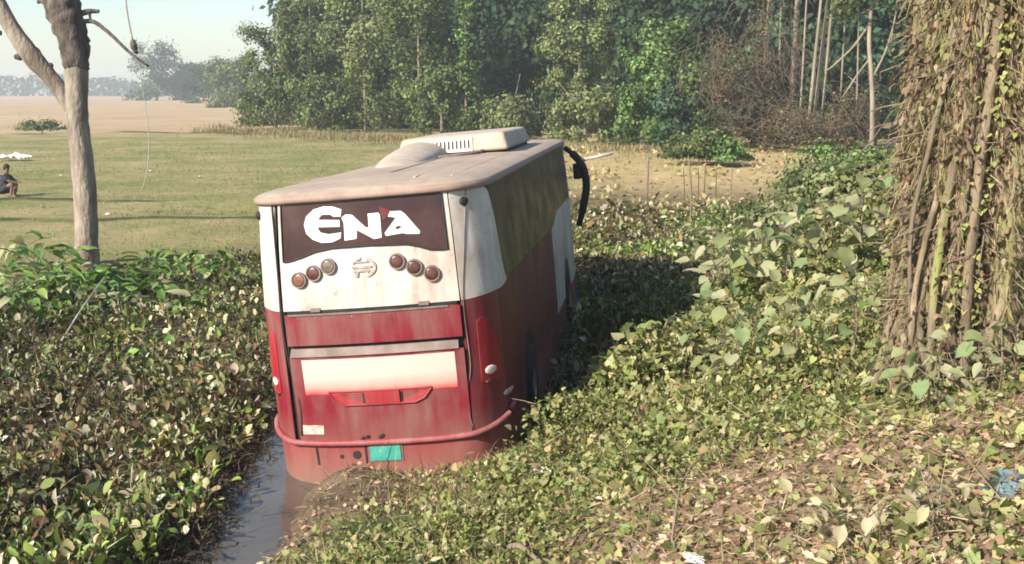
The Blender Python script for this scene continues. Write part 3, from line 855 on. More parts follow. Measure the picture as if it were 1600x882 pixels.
def palette(n, cols, wts, jit=0.16):
    cols = np.array(cols); w_ = np.array(wts, float); w_ /= w_.sum()
    c = cols[rng.choice(len(cols), n, p=w_)]
    c = c * (1 + jit * rng.standard_normal((n, 1))) * (1 + 0.06 * rng.standard_normal((n, 3)))
    return np.clip(c, 0.006, 0.85)

_by = -0.12692
def bus_local(x, y):
    dx, dy = x + 1.2008, y - 10.4752
    c, s = math.cos(-_by), math.sin(-_by)
    return dx * c - dy * s, dx * s + dy * c
def off_bus(x, y, m=0.12):
    lx, ly = bus_local(x, y)
    return ~((np.abs(lx + .0) < 1.25 + m) & (ly > -m) & (ly < 10.5 + m))

def sample(n, region, wfun, box_):
    """random points in a world box, kept with probability wfun (denser where it is large)"""
    xs, ys = [], []
    tot = 0
    while tot < n:
        x = rng.uniform(box_[0], box_[1], n * 3); y = rng.uniform(box_[2], box_[3], n * 3)
        k = region(x, y)
        x, y = x[k], y[k]
        if len(x) == 0: continue
        k = rng.random(len(x)) < wfun(x, y)
        xs.append(x[k]); ys.append(y[k]); tot += int(k.sum())
    return np.concatenate(xs)[:n], np.concatenate(ys)[:n]

# ------------------------------------------------------------------ water hyacinth filling the ditch
def hyacinth():
    def region(x, y):
        d = dist(x, y)
        edge = 0.25 * vnoise(x * 1.7, y * 1.7, 21)
        r = (y < 36 + 4 * edge) & (d > -11.6 + edge) & (d < np.where(y > 11.5, .35, -.9) + edge) & off_bus(x, y, .10)
        strip = (x > -2.90 + edge - .05 * (y - 8.4)) & (y < 13.2) & (x < 0.2)     # open water at the bus's rear left corner
        nearr = (y < 12.6) & (x > -2.7 - .12 * (y - 10.5) + edge) & (y > 10.2) & (x < .5)
        return r & ~strip & ~nearr
    def wf(x, y):
        D = np.hypot(x, y)
        return np.clip((9.0 / D) ** 1.25, 0, 1)
    n = 10500
    x, y = sample(n, region, wf, (-26, 22, 6.2, 46))
    D = np.hypot(x, y)
    clump = vnoise(x * .8, y * .8, 22) + .5 * vnoise(x * 2.3, y * 2.3, 23)
    hgt = np.clip(0.16 + 0.50 * clump, 0.03, 0.65) * (1 + .15 * sstep(14, 24, D))
    per = 7
    X = np.repeat(x, per); Y = np.repeat(y, per); Hh = np.repeat(hgt, per); N = n * per; DD = np.repeat(D, per)
    yaw = rng.uniform(0, 2 * np.pi, N)
    out = np.abs(rng.normal(0, .11, N)) + .02
    LX = X + np.sin(yaw) * out; LY = Y + np.cos(yaw) * out
    base = np.maximum(H(LX, LY), 0.0)
    LZ = base + Hh * rng.uniform(.35, 1.1, N) + .02
    pitch = rng.normal(.6, .75, N)
    roll = rng.normal(0, .7, N)
    S = np.clip(rng.lognormal(np.log(.072), .38, N), .03, .19) * (1 + .35 * sstep(13, 30, DD))
    side = np.where(rng.random(N) < .3, 1, 0)
    # mood of each patch: fresh green towards the near left, dull brown-green further out
    fresh = sstep(-.25, .25, vnoise(x * .35, y * .35, 24) + .30 * (1 - sstep(8.5, 11.5, y)) - .18)
    fr = np.repeat(fresh, per)[:, None]
    g = palette(N, [(.08, .135, .03), (.15, .215, .05), (.23, .28, .085), (.42, .42, .24), (.04, .07, .02)], [3, 4, 3.4, 1.6, 2])
    o = palette(N, [(.045, .06, .022), (.15, .15, .055), (.29, .255, .13), (.48, .44, .31), (.22, .14, .07), (.09, .055, .03)], [3, 3, 2.6, 1.8, 1.2, 1.6])
    pick = rng.random((N, 1)) < fr
    C = np.where(pick, g, o)
    wilt = vnoise(X * .55, Y * .55, 26) + .6 * vnoise(X * 1.6, Y * 1.6, 27)          # patches of older, darker plants
    C = C * np.clip(.95 + .85 * wilt, .45, 1.5)[:, None]
    parts = [scatter(L_SPOON_V, L_SPOON_F, np.stack([LX, LY, LZ], -1), frames(yaw, pitch, roll), np.stack([S * rng.uniform(.40, 1.1, N), S, S * rng.uniform(.5, 2.5, N)], -1), C)]
    # stalks
    k = rng.random(N) < .45
    dirv = np.stack([X[k] - LX[k], Y[k] - LY[k], base[k] - .03 - LZ[k]], -1)
    ln = np.linalg.norm(dirv, axis=1)
    yw = np.arctan2(dirv[:, 0], dirv[:, 1]); pt = np.arcsin(dirv[:, 2] / ln)
    nk = int(k.sum())
    parts.append(scatter(L_BLADE_V, L_BLADE_F, np.stack([LX, LY, LZ], -1)[k], frames(yw, pt, rng.uniform(0, 3, nk)), np.stack([np.full(nk, .016), ln, ln * .3], -1), palette(nk, [(.09, .10, .035), (.14, .12, .06)], [1, 1])))
    # dead, flattened leaves and straw among the roots
    nd = 13000
    dx, dy = sample(nd, region, wf, (-16, 14, 6.2, 30))
    dz = np.maximum(H(dx, dy), 0) + np.clip(.12 + .35 * (vnoise(dx * .8, dy * .8, 22) + .5 * vnoise(dx * 2.3, dy * 2.3, 23)), .02, .5) * rng.uniform(.1, 1.0, nd)
    parts.append(scatter(L_BLADE_V, L_BLADE_F, np.stack([dx, dy, dz], -1), frames(rng.uniform(0, 6.3, nd), rng.normal(.25, .6, nd), rng.normal(0, .5, nd)), np.stack([rng.uniform(.008, .022, nd), rng.uniform(.08, .36, nd), rng.uniform(.1, .5, nd)], -1), palette(nd, [(.24, .18, .10), (.10, .075, .045), (.42, .35, .22), (.20, .25, .07)], [2, 2, 1.3, 1.5])))
    V, F, C = join(parts)
    obj('water_hyacinth', V, F, M['leaf_gloss'], col=C, kind='stuff', label='mat of water hyacinth filling the ditch', cat='hyacinth')
    # black rotting roots and litter along the mat's torn edge by the open water
    nr = 2600
    t = rng.random(nr)
    ex = -2.78 - .42 * t + rng.normal(0, .16, nr); ey = 8.0 + 5.4 * t + rng.normal(0, .1, nr)
    k = off_bus(ex, ey, .05); ex, ey = ex[k], ey[k]; nr = len(ex)
    ez = np.maximum(H(ex, ey), 0) + rng.uniform(.0, .10, nr)
    V, F, C = scatter(L_BLADE_V, L_BLADE_F, np.stack([ex, ey, ez], -1), frames(rng.uniform(0, 6.3, nr), rng.normal(.15, .5, nr), rng.normal(0, .7, nr)), np.stack([rng.uniform(.008, .022, nr), rng.uniform(.06, .25, nr), rng.uniform(.1, .3, nr)], -1), palette(nr, [(.03, .024, .018), (.07, .05, .035), (.17, .13, .09)], [3, 2, .7]))
    obj('rotting_roots', V, F, M['straw'], col=C, kind='stuff', label='dark rotting roots along the edge of the hyacinth mat', cat='roots')
hyacinth()

# ------------------------------------------------------------------ creepers and weeds over the road bank
def bump_at(x, y, cx, cy, r): return np.exp(-(((x - cx) / r) ** 2 + ((y - cy) / r) ** 2))
def bank_cover(x, y):
    """height of the weed layer above the soil"""
    d = dist(x, y)
    base = .06 + .36 * (vnoise(x * .9, y * .9, 31) + .5) ** 1.3 + .26 * vnoise(x * 2.2, y * 2.2, 32)
    base += .42 * sstep(8.2, 9.8, y + .6 * vnoise(x * .8, y * .8, 39)) * sstep(2.2, 3.2, d)
    base += .62 * bump_at(x, y, 1.35, 11.8, .75) + .60 * bump_at(x, y, 2.3, 12.9, .8) + .30 * bump_at(x, y, 1.0, 10.3, .8) + .25 * bump_at(x, y, .2, 10.6, .5)
    base += (.40 + .75 * (vnoise(x * .6, y * .6, 33) + .5)) * sstep(11.8, 15, y) * sstep(.2, 1.7, d)
    base += .45 * sstep(17, 22, y) * sstep(1.0, 3.0, d)
    base *= 1 - .80 * sstep(2.6, 3.6, d) * (1 - sstep(7.2, 9.2, y))
    base *= .25 + .75 * sstep(.0, .9, d + .3 * vnoise(x, y, 34))
    return np.clip(base, .03, 2.0)
def bank_density(x, y):
    d = dist(x, y) + .5 * vnoise(x * 1.3, y * 1.3, 35)
    k = np.where(y < 10.6, sstep(.75, 1.6, d), sstep(.1, 1.0, d))
    bare = sstep(2.3, 3.1, d + .9 * vnoise(x * .9, y * .9, 37)) * (1 - sstep(6.6, 8.6, y + 1.5 * vnoise(x * 1.1, y * 1.1, 36)))
    return k * (1 - .94 * bare) * (.55 + .45 * sstep(-.2, .1, vnoise(x * 1.6, y * 1.6, 38))) + .12 * sstep(-.4, .2, d)
def creepers():
    parts = []
    def reg(y0, y1):
        return lambda x, y: (dist(x, y) > -.6) & (dist(x, y) < 8.5) & (y > y0) & (y < y1) & off_bus(x, y, .03) & (x < y * .62 + 1.5) & (x > -3.2)
    def layer(n, y0, y1, bx, smin, smax, tv, tf, cols, wts, pm=.45, ps=.5, dens=None, lift=0.0, asp=1.0):
        wf = (lambda x, y: np.clip(bank_density(x, y) * (dens(x, y) if dens else 1), 0, 1) * np.clip((6.0 / np.hypot(x, y)) ** 1.1, 0, 1))
        x, y = sample(n, reg(y0, y1), wf, bx)
        c = bank_cover(x, y)
        z = H(x, y) + lift + c * (1 - np.abs(rng.normal(0, .42, n))).clip(.0, 1.15) + .01
        S = rng.uniform(smin, smax, n)
        # leaves lean out of the slope and towards the sun (behind the camera, to the left)
        yaw = np.where(rng.random(n) < .55, rng.normal(R(232), .9, n), rng.uniform(0, 6.28, n))
        pitch = -np.abs(rng.normal(pm, ps * 1.4, n)) * np.where(rng.random(n) < .65, 1, -1)
        return scatter(tv, tf, np.stack([x, y, z], -1), frames(yaw, pitch, rng.normal(0, .7, n)), np.stack([S * asp * rng.uniform(.8, 1.15, n), S, S], -1), palette(n, cols, wts))
    yg = [(.225, .25, .08), (.30, .305, .12), (.155, .19, .058), (.40, .385, .21), (.32, .255, .125), (.07, .09, .03)]
    dusty = [(.28, .29, .12), (.34, .34, .16), (.20, .225, .08), (.42, .40, .22), (.31, .25, .13), (.11, .13, .045)]
    near = (-3.2, 6.5, 3.4, 13)
    fz = lambda x, y: .25 + .75 * sstep(-.1, .15, vnoise(x * .7, y * .7, 41) + .25 * (1 - sstep(2.5, 4, dist(x, y))))
    dz = lambda x, y: .2 + .8 * sstep(-.1, .2, vnoise(x * .6, y * .6, 42) + .25 * sstep(1.5, 3.5, dist(x, y)))
    parts.append(layer(40000, 3.4, 13, near, .018, .052, L_HEART_V, L_HEART_F, yg, [4, 3.4, 4, 1.6, 1, 4], dens=fz))
    parts.append(layer(13000, 3.4, 13, near, .03, .085, L_HEART_V, L_HEART_F, dusty, [4, 3, 3, 2, 1.4, 2], dens=dz))
    parts.append(layer(6000, 3.4, 13, near, .05, .11, L_LANCE_V, L_LANCE_F, yg, [3, 3, 3, 2, 2, 2], pm=.3, ps=.7, asp=1.8))
    mid = (-1, 18, 11.5, 36)
    parts.append(layer(32000, 11.5, 36, mid, .05, .11, L_HEART_V, L_HEART_F, yg, [4, 3, 4, 1.6, 1, 4], dens=fz))
    parts.append(layer(22000, 11.5, 30, mid, .06, .15, L_HEART_V, L_HEART_F, dusty, [4, 3, 3, 2, 1, 2], dens=dz))
    V, F, C = join(parts)
    obj('bank_creepers', V, F, M['leaf'], col=C, kind='stuff', label='creepers and small weeds covering the road bank', cat='creepers')
    # stems
    parts = []
    n = 9000
    x, y = sample(n, reg(3.4, 26), lambda x, y: np.clip(bank_density(x, y) + .25, 0, 1) * np.clip((6 / np.hypot(x, y)) ** 1.2, 0, 1), (-3, 14, 3.4, 26))
    z = H(x, y) + bank_cover(x, y) * rng.uniform(0, .9, n)
    parts.append(scatter(L_BLADE_V, L_BLADE_F, np.stack([x, y, z], -1), frames(rng.uniform(0, 6.3, n), rng.normal(.25, .6, n), rng.uniform(0, 3, n)), np.stack([rng.uniform(.004, .009, n), rng.uniform(.12, .45, n), rng.uniform(.1, .4, n)], -1), palette(n, [(.22, .17, .10), (.32, .27, .17), (.13, .10, .06)], [2, 2, 1])))
    # fallen leaves and straw on the bare soil
    n = 26000
    x, y = sample(n, reg(3.2, 14), lambda x, y: (.25 + .75 * sstep(2.4, 4.2, dist(x, y)) + .35 * (1 - sstep(0, 1, dist(x, y)))) * np.clip((5 / np.hypot(x, y)) ** 1.2, 0, 1), (-3, 7, 3.2, 14))
    z = H(x, y) + rng.uniform(.008, .05, n)
    k = rng.random(n) < .5
    lit = [(.36, .25, .15), (.44, .32, .20), (.17, .11, .07), (.46, .37, .25), (.38, .24, .155)]
    m1 = int(k.sum())
    parts.append(scatter(L_BLADE_V, L_BLADE_F, np.stack([x, y, z], -1)[k], frames(rng.uniform(0, 6.3, m1), rng.normal(.05, .3, m1), rng.normal(0, .6, m1)), np.stack([rng.uniform(.003, .008, m1), rng.uniform(.04, .18, m1), rng.uniform(.05, .25, m1)], -1), palette(m1, lit, [2, 2, 2, 1, 1])))
    m2 = n - m1
    A3 = scatter(L_LANCE_V, L_LANCE_F, np.stack([x, y, z], -1)[~k], frames(rng.uniform(0, 6.3, m2), rng.normal(0, .35, m2), rng.normal(0, .6, m2)), np.stack([rng.uniform(.1, .22, m2), rng.uniform(.03, .08, m2), rng.uniform(.05, .1, m2)], -1), palette(m2, lit, [2, 2, 2, 1.4, 1]))
    parts.append(A3)
    V, F, C = join(parts)
    obj('leaf_litter', V, F, M['straw'], col=C, kind='stuff', label='dead leaves, straw and stems on the bank', cat='litter')
creepers()

def grasses():
    # short grass on the field beyond the ditch
    def reg(x, y): return (dist(x, y) < -11.6) & (y > 14) & (x > -40) & (x < 12)
    n = 26000
    x, y = sample(n, reg, lambda x, y: np.clip((20 / np.hypot(x, y)) ** 1.5, 0, 1) * (.25 + .75 * sstep(-.2, .2, vnoise(x * .3, y * .3, 51))), (-40, 14, 16, 80))
    D = np.hypot(x, y)
    z = H(x, y)
    yaw = rng.uniform(0, 6.3, n)
    V, F, C = scatter(L_BLADE_V, L_BLADE_F, np.stack([x, y, z], -1), frames(yaw, rng.normal(.8, .35, n), rng.normal(0, .5, n)), np.stack([rng.uniform(.010, .02, n) * (D / 25) ** .6, rng.uniform(.05, .13, n) * (D / 25) ** .35, rng.uniform(.05, .2, n)], -1), palette(n, [(.14, .16, .05), (.20, .20, .08), (.28, .24, .12)], [3, 3, 2]))
    obj('field_grass', V, F, M['straw'], col=C, kind='stuff', label='short grazed grass on the field', cat='grass')
    # dry reddish grass along the foot of the grove
    n = 14000
    t = rng.random(n)
    x = -27 + 36 * t + rng.normal(0, 1.2, n); y = 100 - 34 * t + rng.normal(0, 2.2, n) - 2.5
    k = rng.random(n) < .25 + .75 * sstep(-.15, .2, vnoise(x * .35, y * .35, 53)); x, y = x[k], y[k]; n = len(x)
    z = H(x, y)
    V, F, C = scatter(L_BLADE_V, L_BLADE_F, np.stack([x, y, z], -1), frames(rng.uniform(0, 6.3, n), rng.normal(1.1, .3, n), rng.normal(0, .4, n)), np.stack([rng.uniform(.03, .07, n), rng.uniform(.2, .7, n), rng.uniform(.2, .5, n)], -1), palette(n, [(.22, .17, .09), (.25, .19, .11), (.17, .17, .07), (.26, .23, .11)], [3, 2, 2, 2]))
    obj('dry_grass', V, F, M['straw'], col=C, kind='stuff', label='tall dry grass along the foot of the grove', cat='grass')
    # ground weeds on the brown clearing right of the bus
    n = 8000
    x = rng.uniform(2, 26, n); y = rng.uniform(32, 66, n)
    k = rng.random(n) < (.12 + .88 * sstep(.05, .35, vnoise(x * .35, y * .35, 52) + .35 * (1 - sstep(36, 44, y)))); x, y = x[k], y[k]; n = len(x)
    z = H(x, y)
    V, F, C = scatter(L_KITE_V, L_KITE_F, np.stack([x, y, z + rng.uniform(0, .35, n)], -1), frames(rng.uniform(0, 6.3, n), rng.normal(.3, .6, n), rng.normal(0, .5, n)), rng.uniform(.14, .34, n), palette(n, [(.28, .26, .09), (.40, .32, .16), (.20, .21, .06), (.48, .39, .22)], [2, 3, 1.2, 3]))
    obj('clearing_weeds', V, F, M['leaf'], col=C, kind='stuff', label='dry low weeds on the brown clearing', cat='weeds')
    # fine dark green grass on the mud at the bottom of the bank
    n = 5200
    x = -1.0 + rng.normal(0, .26, n); y = 8.45 + rng.normal(0, .36, n) 
    x += (y - 8.35) * .45
    z = H(x, y)
    V, F, C = scatter(L_BLADE_V, L_BLADE_F, np.stack([x, y, z], -1), frames(rng.uniform(0, 6.3, n), rng.normal(.7, .45, n), rng.normal(0, .5, n)), np.stack([rng.uniform(.003, .006, n), rng.uniform(.05, .15, n), rng.uniform(.05, .15, n)], -1), palette(n, [(.045, .10, .045), (.07, .13, .05), (.13, .17, .06)], [3, 2, 1]))
    obj('grass_tuft', V, F, M['straw'], col=C, kind='stuff', label='patch of fine dark green grass on the muddy slope', cat='grass')
    # straw and grass at the muddy waterline behind the bus
    n = 14000
    x = rng.uniform(-2.1, .9, n); y = rng.uniform(7.4, 10.6, n)
    k = (rng.random(n) < .06 + .94 * sstep(-.5, 1.0, dist(x, y) + .8 * vnoise(x * 2, y * 2, 54))) & (H(x, y) > .02); x, y = x[k], y[k]; n = len(x)
    z = H(x, y)
    V, F, C = scatter(L_BLADE_V, L_BLADE_F, np.stack([x, y, z], -1), frames(rng.uniform(0, 6.3, n), rng.normal(.35, .45, n), rng.normal(0, .6, n)), np.stack([rng.uniform(.003, .007, n), rng.uniform(.04, .20, n), rng.uniform(.05, .3, n)], -1), palette(n, [(.34, .26, .14), (.24, .22, .08), (.14, .10, .06), (.42, .35, .20)], [3, 3, 2, 1]))
    obj('bank_straw', V, F, M['straw'], col=C, kind='stuff', label='trampled straw on the mud behind the bus', cat='straw')
grasses()

# ------------------------------------------------------------------ trees
F_PX = 1700.0
def xat(px, Y, z=3.0):
    """world x of the thing seen at photo column px when it stands at distance Y"""
    D = Y * math.cos(R(9.94)) + (CAM_H - z) * math.sin(R(9.94))
    return (px - 800) / F_PX * D

GREEN = dict(
    olive=([(.088, .118, .043), (.125, .158, .058), (.18, .205, .085), (.048, .068, .028)], [3, 3, 2, 2]),
    pale=([(.13, .158, .062), (.18, .21, .088), (.25, .265, .13), (.075, .095, .038)], [3, 3, 2, 2]),
    bright=([(.10, .17, .05), (.15, .23, .075), (.22, .28, .11), (.05, .10, .04)], [3, 3, 2, 2]),
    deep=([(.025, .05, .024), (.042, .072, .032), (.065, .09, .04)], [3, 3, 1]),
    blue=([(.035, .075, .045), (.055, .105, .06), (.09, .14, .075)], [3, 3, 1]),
    dry=([(.16, .115, .065), (.11, .08, .05), (.22, .165, .10), (.08, .09, .035)], [3, 3, 1, 3]))

def crown_leaves(n, cx, cy, z0, z1, rad, pal, size, nclump=60, prof=None, drape=0.0, seed=0, sig=.11, hollow=.6):
    """leaf faces gathered in clumps through the crown's volume"""
    g = np.random.default_rng(seed)
    prof = prof or (lambda t: np.sqrt(np.clip(1 - ((t - .45) / .62) ** 2, 0.05, 1)))
    t = g.random(nclump) ** .9
    a = g.uniform(0, 2 * np.pi, nclump)
    r = rad * prof(t) * np.sqrt(g.uniform(hollow ** 2, 1.1, nclump)) * (1 + .28 * np.sin(3 * a + seed) * g.random(nclump))
    cc = np.stack([cx + r * np.sin(a), cy + r * np.cos(a), z0 + (z1 - z0) * t], -1)
    wt = g.uniform(.4, 1.6, nclump); wt /= wt.sum()
    k = g.choice(nclump, n, p=wt)
    s = sig * rad * g.uniform(.6, 1.4, nclump)[k]
    P = cc[k] + g.standard_normal((n, 3)) * s[:, None] * np.array([1, 1, .7])
    if drape:
        P[:, 2] -= np.abs(g.normal(0, drape, n))
    P[:, 2] = np.maximum(P[:, 2], .45)
    # leaf faces look outward from their clump and crown, so that clumps take light and shade as masses
    out = (P - cc[k]) / (s[:, None] + 1e-6) * .55
    axd = P - np.array([cx, cy, z0 + (z1 - z0) * .4]); axd /= (np.linalg.norm(axd, axis=1, keepdims=True) + 1e-6)
    nrm = out + axd * .9 + np.array([0, 0, .45]) + g.standard_normal((n, 3)) * .45
    nrm /= np.linalg.norm(nrm, axis=1, keepdims=True)
    ref = g.standard_normal((n, 3)); ref[:, 2] -= .8
    Yx = ref - (ref * nrm).sum(1, keepdims=True) * nrm; Yx /= np.linalg.norm(Yx, axis=1, keepdims=True)
    Mx = np.stack([np.cross(Yx, nrm), Yx, nrm], -1)
    S = g.uniform(size * .6, size * 1.3, n)
    tone = (1 + .25 * g.standard_normal(nclump))[k][:, None]        # clumps differ: young and old shoots
    C = np.clip(palette(n, *pal) * np.clip(tone, .5, 1.7), .004, .7)
    return scatter(L_KITE_V, L_KITE_F, P, Mx, np.stack([S * 1.15, S, S], -1), C)

def grove_tree(name, label, px, Y, h, rad, pal, n=5200, size=.34, tr=.16, z0=.6, group='trees of the grove', lean=0.0, bark='bark_grove', drape=.3, nclump=70, prof=None, seed=1, sig=.11, limbs=3, cat='tree', hollow=.55):
    x = xat(px, Y)
    zg = float(H(x, Y))
    t = empty(name, (x, Y, zg), label=label, cat=cat, group=group)
    P = curve_pts([(0, 0, -.15), (lean * .3, .1, h * .3), (lean * .7, -.05, h * .6), (lean, 0, h * .93)], 4)
    v, f = tube(P, np.linspace(tr, tr * .35, len(P)), 8, rough=.08, seed=seed)
    tk = obj('trunk', v, f, M[bark], t)
    g = np.random.default_rng(seed + 5)
    for i in range(limbs):
        a = g.uniform(0, 6.28); s = g.uniform(.3, .75); L = rad * g.uniform(.6, .95)
        b = np.array([lean * s, 0, h * s])
        e = b + np.array([math.sin(a) * L, math.cos(a) * L, L * g.uniform(.5, 1.1)])
        v, f = tube(curve_pts([b, (b + e) / 2 + np.array([0, 0, -.12 * L]), e], 4), np.linspace(tr * .5, tr * .12, 9), 6, rough=.08, seed=i)
        obj('limb', v, f, M[bark], tk)
    V, F, C = crown_leaves(n, lean * .6, 0, z0, h, rad, GREEN[pal], size, nclump, prof, drape, seed, sig, hollow)
    obj('crown', V, F, M['leaf'], t, col=C)
    return t

full = lambda t: np.clip(1 - .5 * t ** 4, .2, 1) * (.88 + .12 * np.sin(9 * t))
col_ = lambda t: .75 + .25 * np.sin(7 * t + 1)
# front edge of the grove, left to right
grove_tree('grove_tree', 'rounded olive tree at the left end of the grove, next to the open field', 430, 106, 10.2, 4.0, 'olive', 11000, .30, seed=11, prof=full)
grove_tree('grove_tree', 'tall olive tree second from the left end of the grove', 488, 103, 12.6, 4.2, 'olive', 12000, .30, seed=12, prof=full)
grove_tree('grove_tree', 'tall pale green creeper-draped tree in the left half of the grove', 570, 97, 15.5, 4.6, 'pale', 15000, .30, seed=13, prof=full, drape=.9)
grove_tree('grove_tree', 'leafy olive tree behind the bus roof, left of the vine-covered stem', 655, 92, 13.5, 3.6, 'olive', 11000, .28, seed=14, prof=full, drape=.6)
grove_tree('vine_covered_stem', 'slender upright stem wrapped in yellow-green vine, in front of the dark gap', 728, 86, 12.5, .85, 'bright', 2600, .26, .12, z0=1.5, seed=15, prof=col_, nclump=40, sig=.35, limbs=0, hollow=.1)
grove_tree('grove_bush', 'broad low bush at the grove foot, left of the dark gap', 690, 87, 5.6, 3.0, 'olive', 4200, .30, seed=16, prof=full, cat='bush', group='bushes along the grove')
grove_tree('grove_bush', 'low grey-green bush below the dark gap of the grove', 800, 82, 3.4, 2.6, 'pale', 3000, .28, seed=17, prof=full, cat='bush', group='bushes along the grove')
grove_tree('grove_bush', 'olive bush at the grove foot below the tall left trees', 520, 98, 4.6, 3.6, 'olive', 3600, .30, seed=28, prof=full, cat='bush', group='bushes along the grove')
grove_tree('grove_tree', 'pale leafed tree with loose crown, left of the bright green tree', 905, 76, 10.5, 2.9, 'pale', 10000, .25, seed=18, prof=full, drape=.4)
grove_tree('grove_bush', 'yellowish bush at the grove foot behind the front of the bus', 915, 73, 4.2, 2.3, 'pale', 3200, .26, seed=19, prof=full, cat='bush', group='bushes along the grove')
grove_tree('bright_green_tree', 'bright green leafy tree standing right of the bus front', 1035, 69, 8.0, 2.9, 'bright', 12000, .28, .14, seed=20, prof=full, drape=.4)
grove_tree('grove_bush', 'blue-green shaded bush under the bright green tree', 1062, 67.4, 4.2, 2.0, 'blue', 3200, .28, seed=21, prof=full, cat='bush', group='bushes along the grove')
# second row: the dark mass behind
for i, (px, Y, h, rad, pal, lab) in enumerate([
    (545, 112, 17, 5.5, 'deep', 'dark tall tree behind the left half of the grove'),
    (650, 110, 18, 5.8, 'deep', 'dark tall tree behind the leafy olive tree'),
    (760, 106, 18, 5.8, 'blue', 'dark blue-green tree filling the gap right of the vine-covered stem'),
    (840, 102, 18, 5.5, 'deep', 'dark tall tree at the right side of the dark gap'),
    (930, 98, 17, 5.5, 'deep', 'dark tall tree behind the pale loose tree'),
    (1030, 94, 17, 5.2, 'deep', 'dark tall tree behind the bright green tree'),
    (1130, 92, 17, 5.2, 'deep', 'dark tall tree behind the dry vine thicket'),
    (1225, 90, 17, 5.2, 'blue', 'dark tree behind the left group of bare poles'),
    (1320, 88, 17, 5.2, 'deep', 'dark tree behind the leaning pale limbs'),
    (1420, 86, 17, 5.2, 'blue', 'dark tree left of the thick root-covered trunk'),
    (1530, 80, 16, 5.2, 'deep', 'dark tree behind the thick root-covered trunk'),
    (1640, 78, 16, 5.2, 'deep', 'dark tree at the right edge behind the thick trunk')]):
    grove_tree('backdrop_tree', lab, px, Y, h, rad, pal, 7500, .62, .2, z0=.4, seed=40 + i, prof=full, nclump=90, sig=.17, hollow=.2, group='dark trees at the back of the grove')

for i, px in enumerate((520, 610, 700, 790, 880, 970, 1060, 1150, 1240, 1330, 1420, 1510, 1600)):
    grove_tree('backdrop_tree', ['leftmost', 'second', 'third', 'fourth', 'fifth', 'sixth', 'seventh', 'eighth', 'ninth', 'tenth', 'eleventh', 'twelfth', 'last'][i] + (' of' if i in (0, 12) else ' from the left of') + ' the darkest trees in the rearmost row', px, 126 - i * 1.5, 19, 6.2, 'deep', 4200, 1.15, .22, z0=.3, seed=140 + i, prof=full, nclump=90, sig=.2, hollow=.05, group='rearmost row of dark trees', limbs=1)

# bare poles: slim straight stems with their crowns above the frame
for i, (px, Y, r_, lean, h, lab) in enumerate([
    (1188, 69, .10, .35, 13, 'thin bare stem left of the pole group, inside the dry thicket'),
    (1216, 71, .09, -.1, 13, 'thin bare stem second from the dry thicket'),
    (1236, 70, .22, .2, 15, 'thickest brown bare stem among the poles'),
    (1250, 68, .075, .15, 12, 'thin bare stem right beside the thickest brown stem'),
    (1262, 67, .11, .75, 14, 'pale leaning pole, left one of the close trio'),
    (1270, 67.6, .12, .9, 14, 'pale leaning pole, middle one of the close trio'),
    (1284, 68.4, .11, .5, 14, 'pale leaning pole, right one of the close trio'),
    (1312, 72, .07, .1, 12, 'thin dark stem right of the pale pole trio'),
    (1340, 70, .07, -.3, 12, 'thin stem below the leaning pale limbs')]):
    x = xat(px, Y); zg = float(H(x, Y))
    t = empty('pole_tree', (x, Y, zg), label=lab, cat='tree', group='slim bare-stemmed trees')
    v, f = tube(curve_pts([(0, 0, -.2), (lean * .35, 0, h * .35), (lean * .75, .05, h * .7), (lean, 0, h)], 4), np.linspace(r_, r_ * .6, 13), 8, rough=.05, seed=i)
    obj('trunk', v, f, M['pole'] if r_ < .2 else M['bark_grove'], t)
    V, F, C = crown_leaves(900, lean, 0, h - 2.2, h + 1.2, 1.5, GREEN['olive'], .34, 24, None, .2, 80 + i)
    obj('crown', V, F, M['leaf'], t, col=C)

# tree with pale, sprawling limbs right of the poles
def limb_tree():
    Y = 64.0
    k = Y / F_PX
    x0 = xat(1366, Y); zg = float(H(x0, Y))
    t = empty('sprawling_tree', (x0, Y, zg), label='pale tree with long sprawling bare limbs, right of the poles', cat='tree')
    def W(px, py, dy=0): return np.array([(px - 1366) * k, dy, CAM_H + (143 - py) * k - zg])
    v, f = tube(curve_pts([W(1366, 238), W(1362, 150), W(1352, 60), W(1355, -20), W(1350, -80)], 5), np.linspace(.15, .09, 21), 8, rough=.08)
    tk = obj('trunk', v, f, M['pole'], t)
    for pts, r in (([(1352, 40), (1330, 75), (1300, 105), (1290, 112)], .08), ([(1358, 90), (1340, 115), (1322, 145), (1318, 152)], .06), ([(1352, 20), (1330, 28), (1305, 18), (1285, -5)], .07), ([(1362, 120), (1380, 80), (1392, 30), (1396, -20)], .07), ([(1360, 10), (1385, -30), (1420, -70)], .07)):
        v, f = tube(curve_pts([W(*p, dy=.1 * i) for i, p in enumerate(pts)], 5), np.linspace(r, r * .45, 5 * (len(pts) - 1) + 1), 6, rough=.08)
        obj('limb', v, f, M['pole'], tk)
    V, F, C = crown_leaves(2200, 0, 0, 8.2, 11.5, 3.2, GREEN['olive'], .34, 40, None, .2, 95)
    obj('crown', V, F, M['leaf'], t, col=C)
limb_tree()

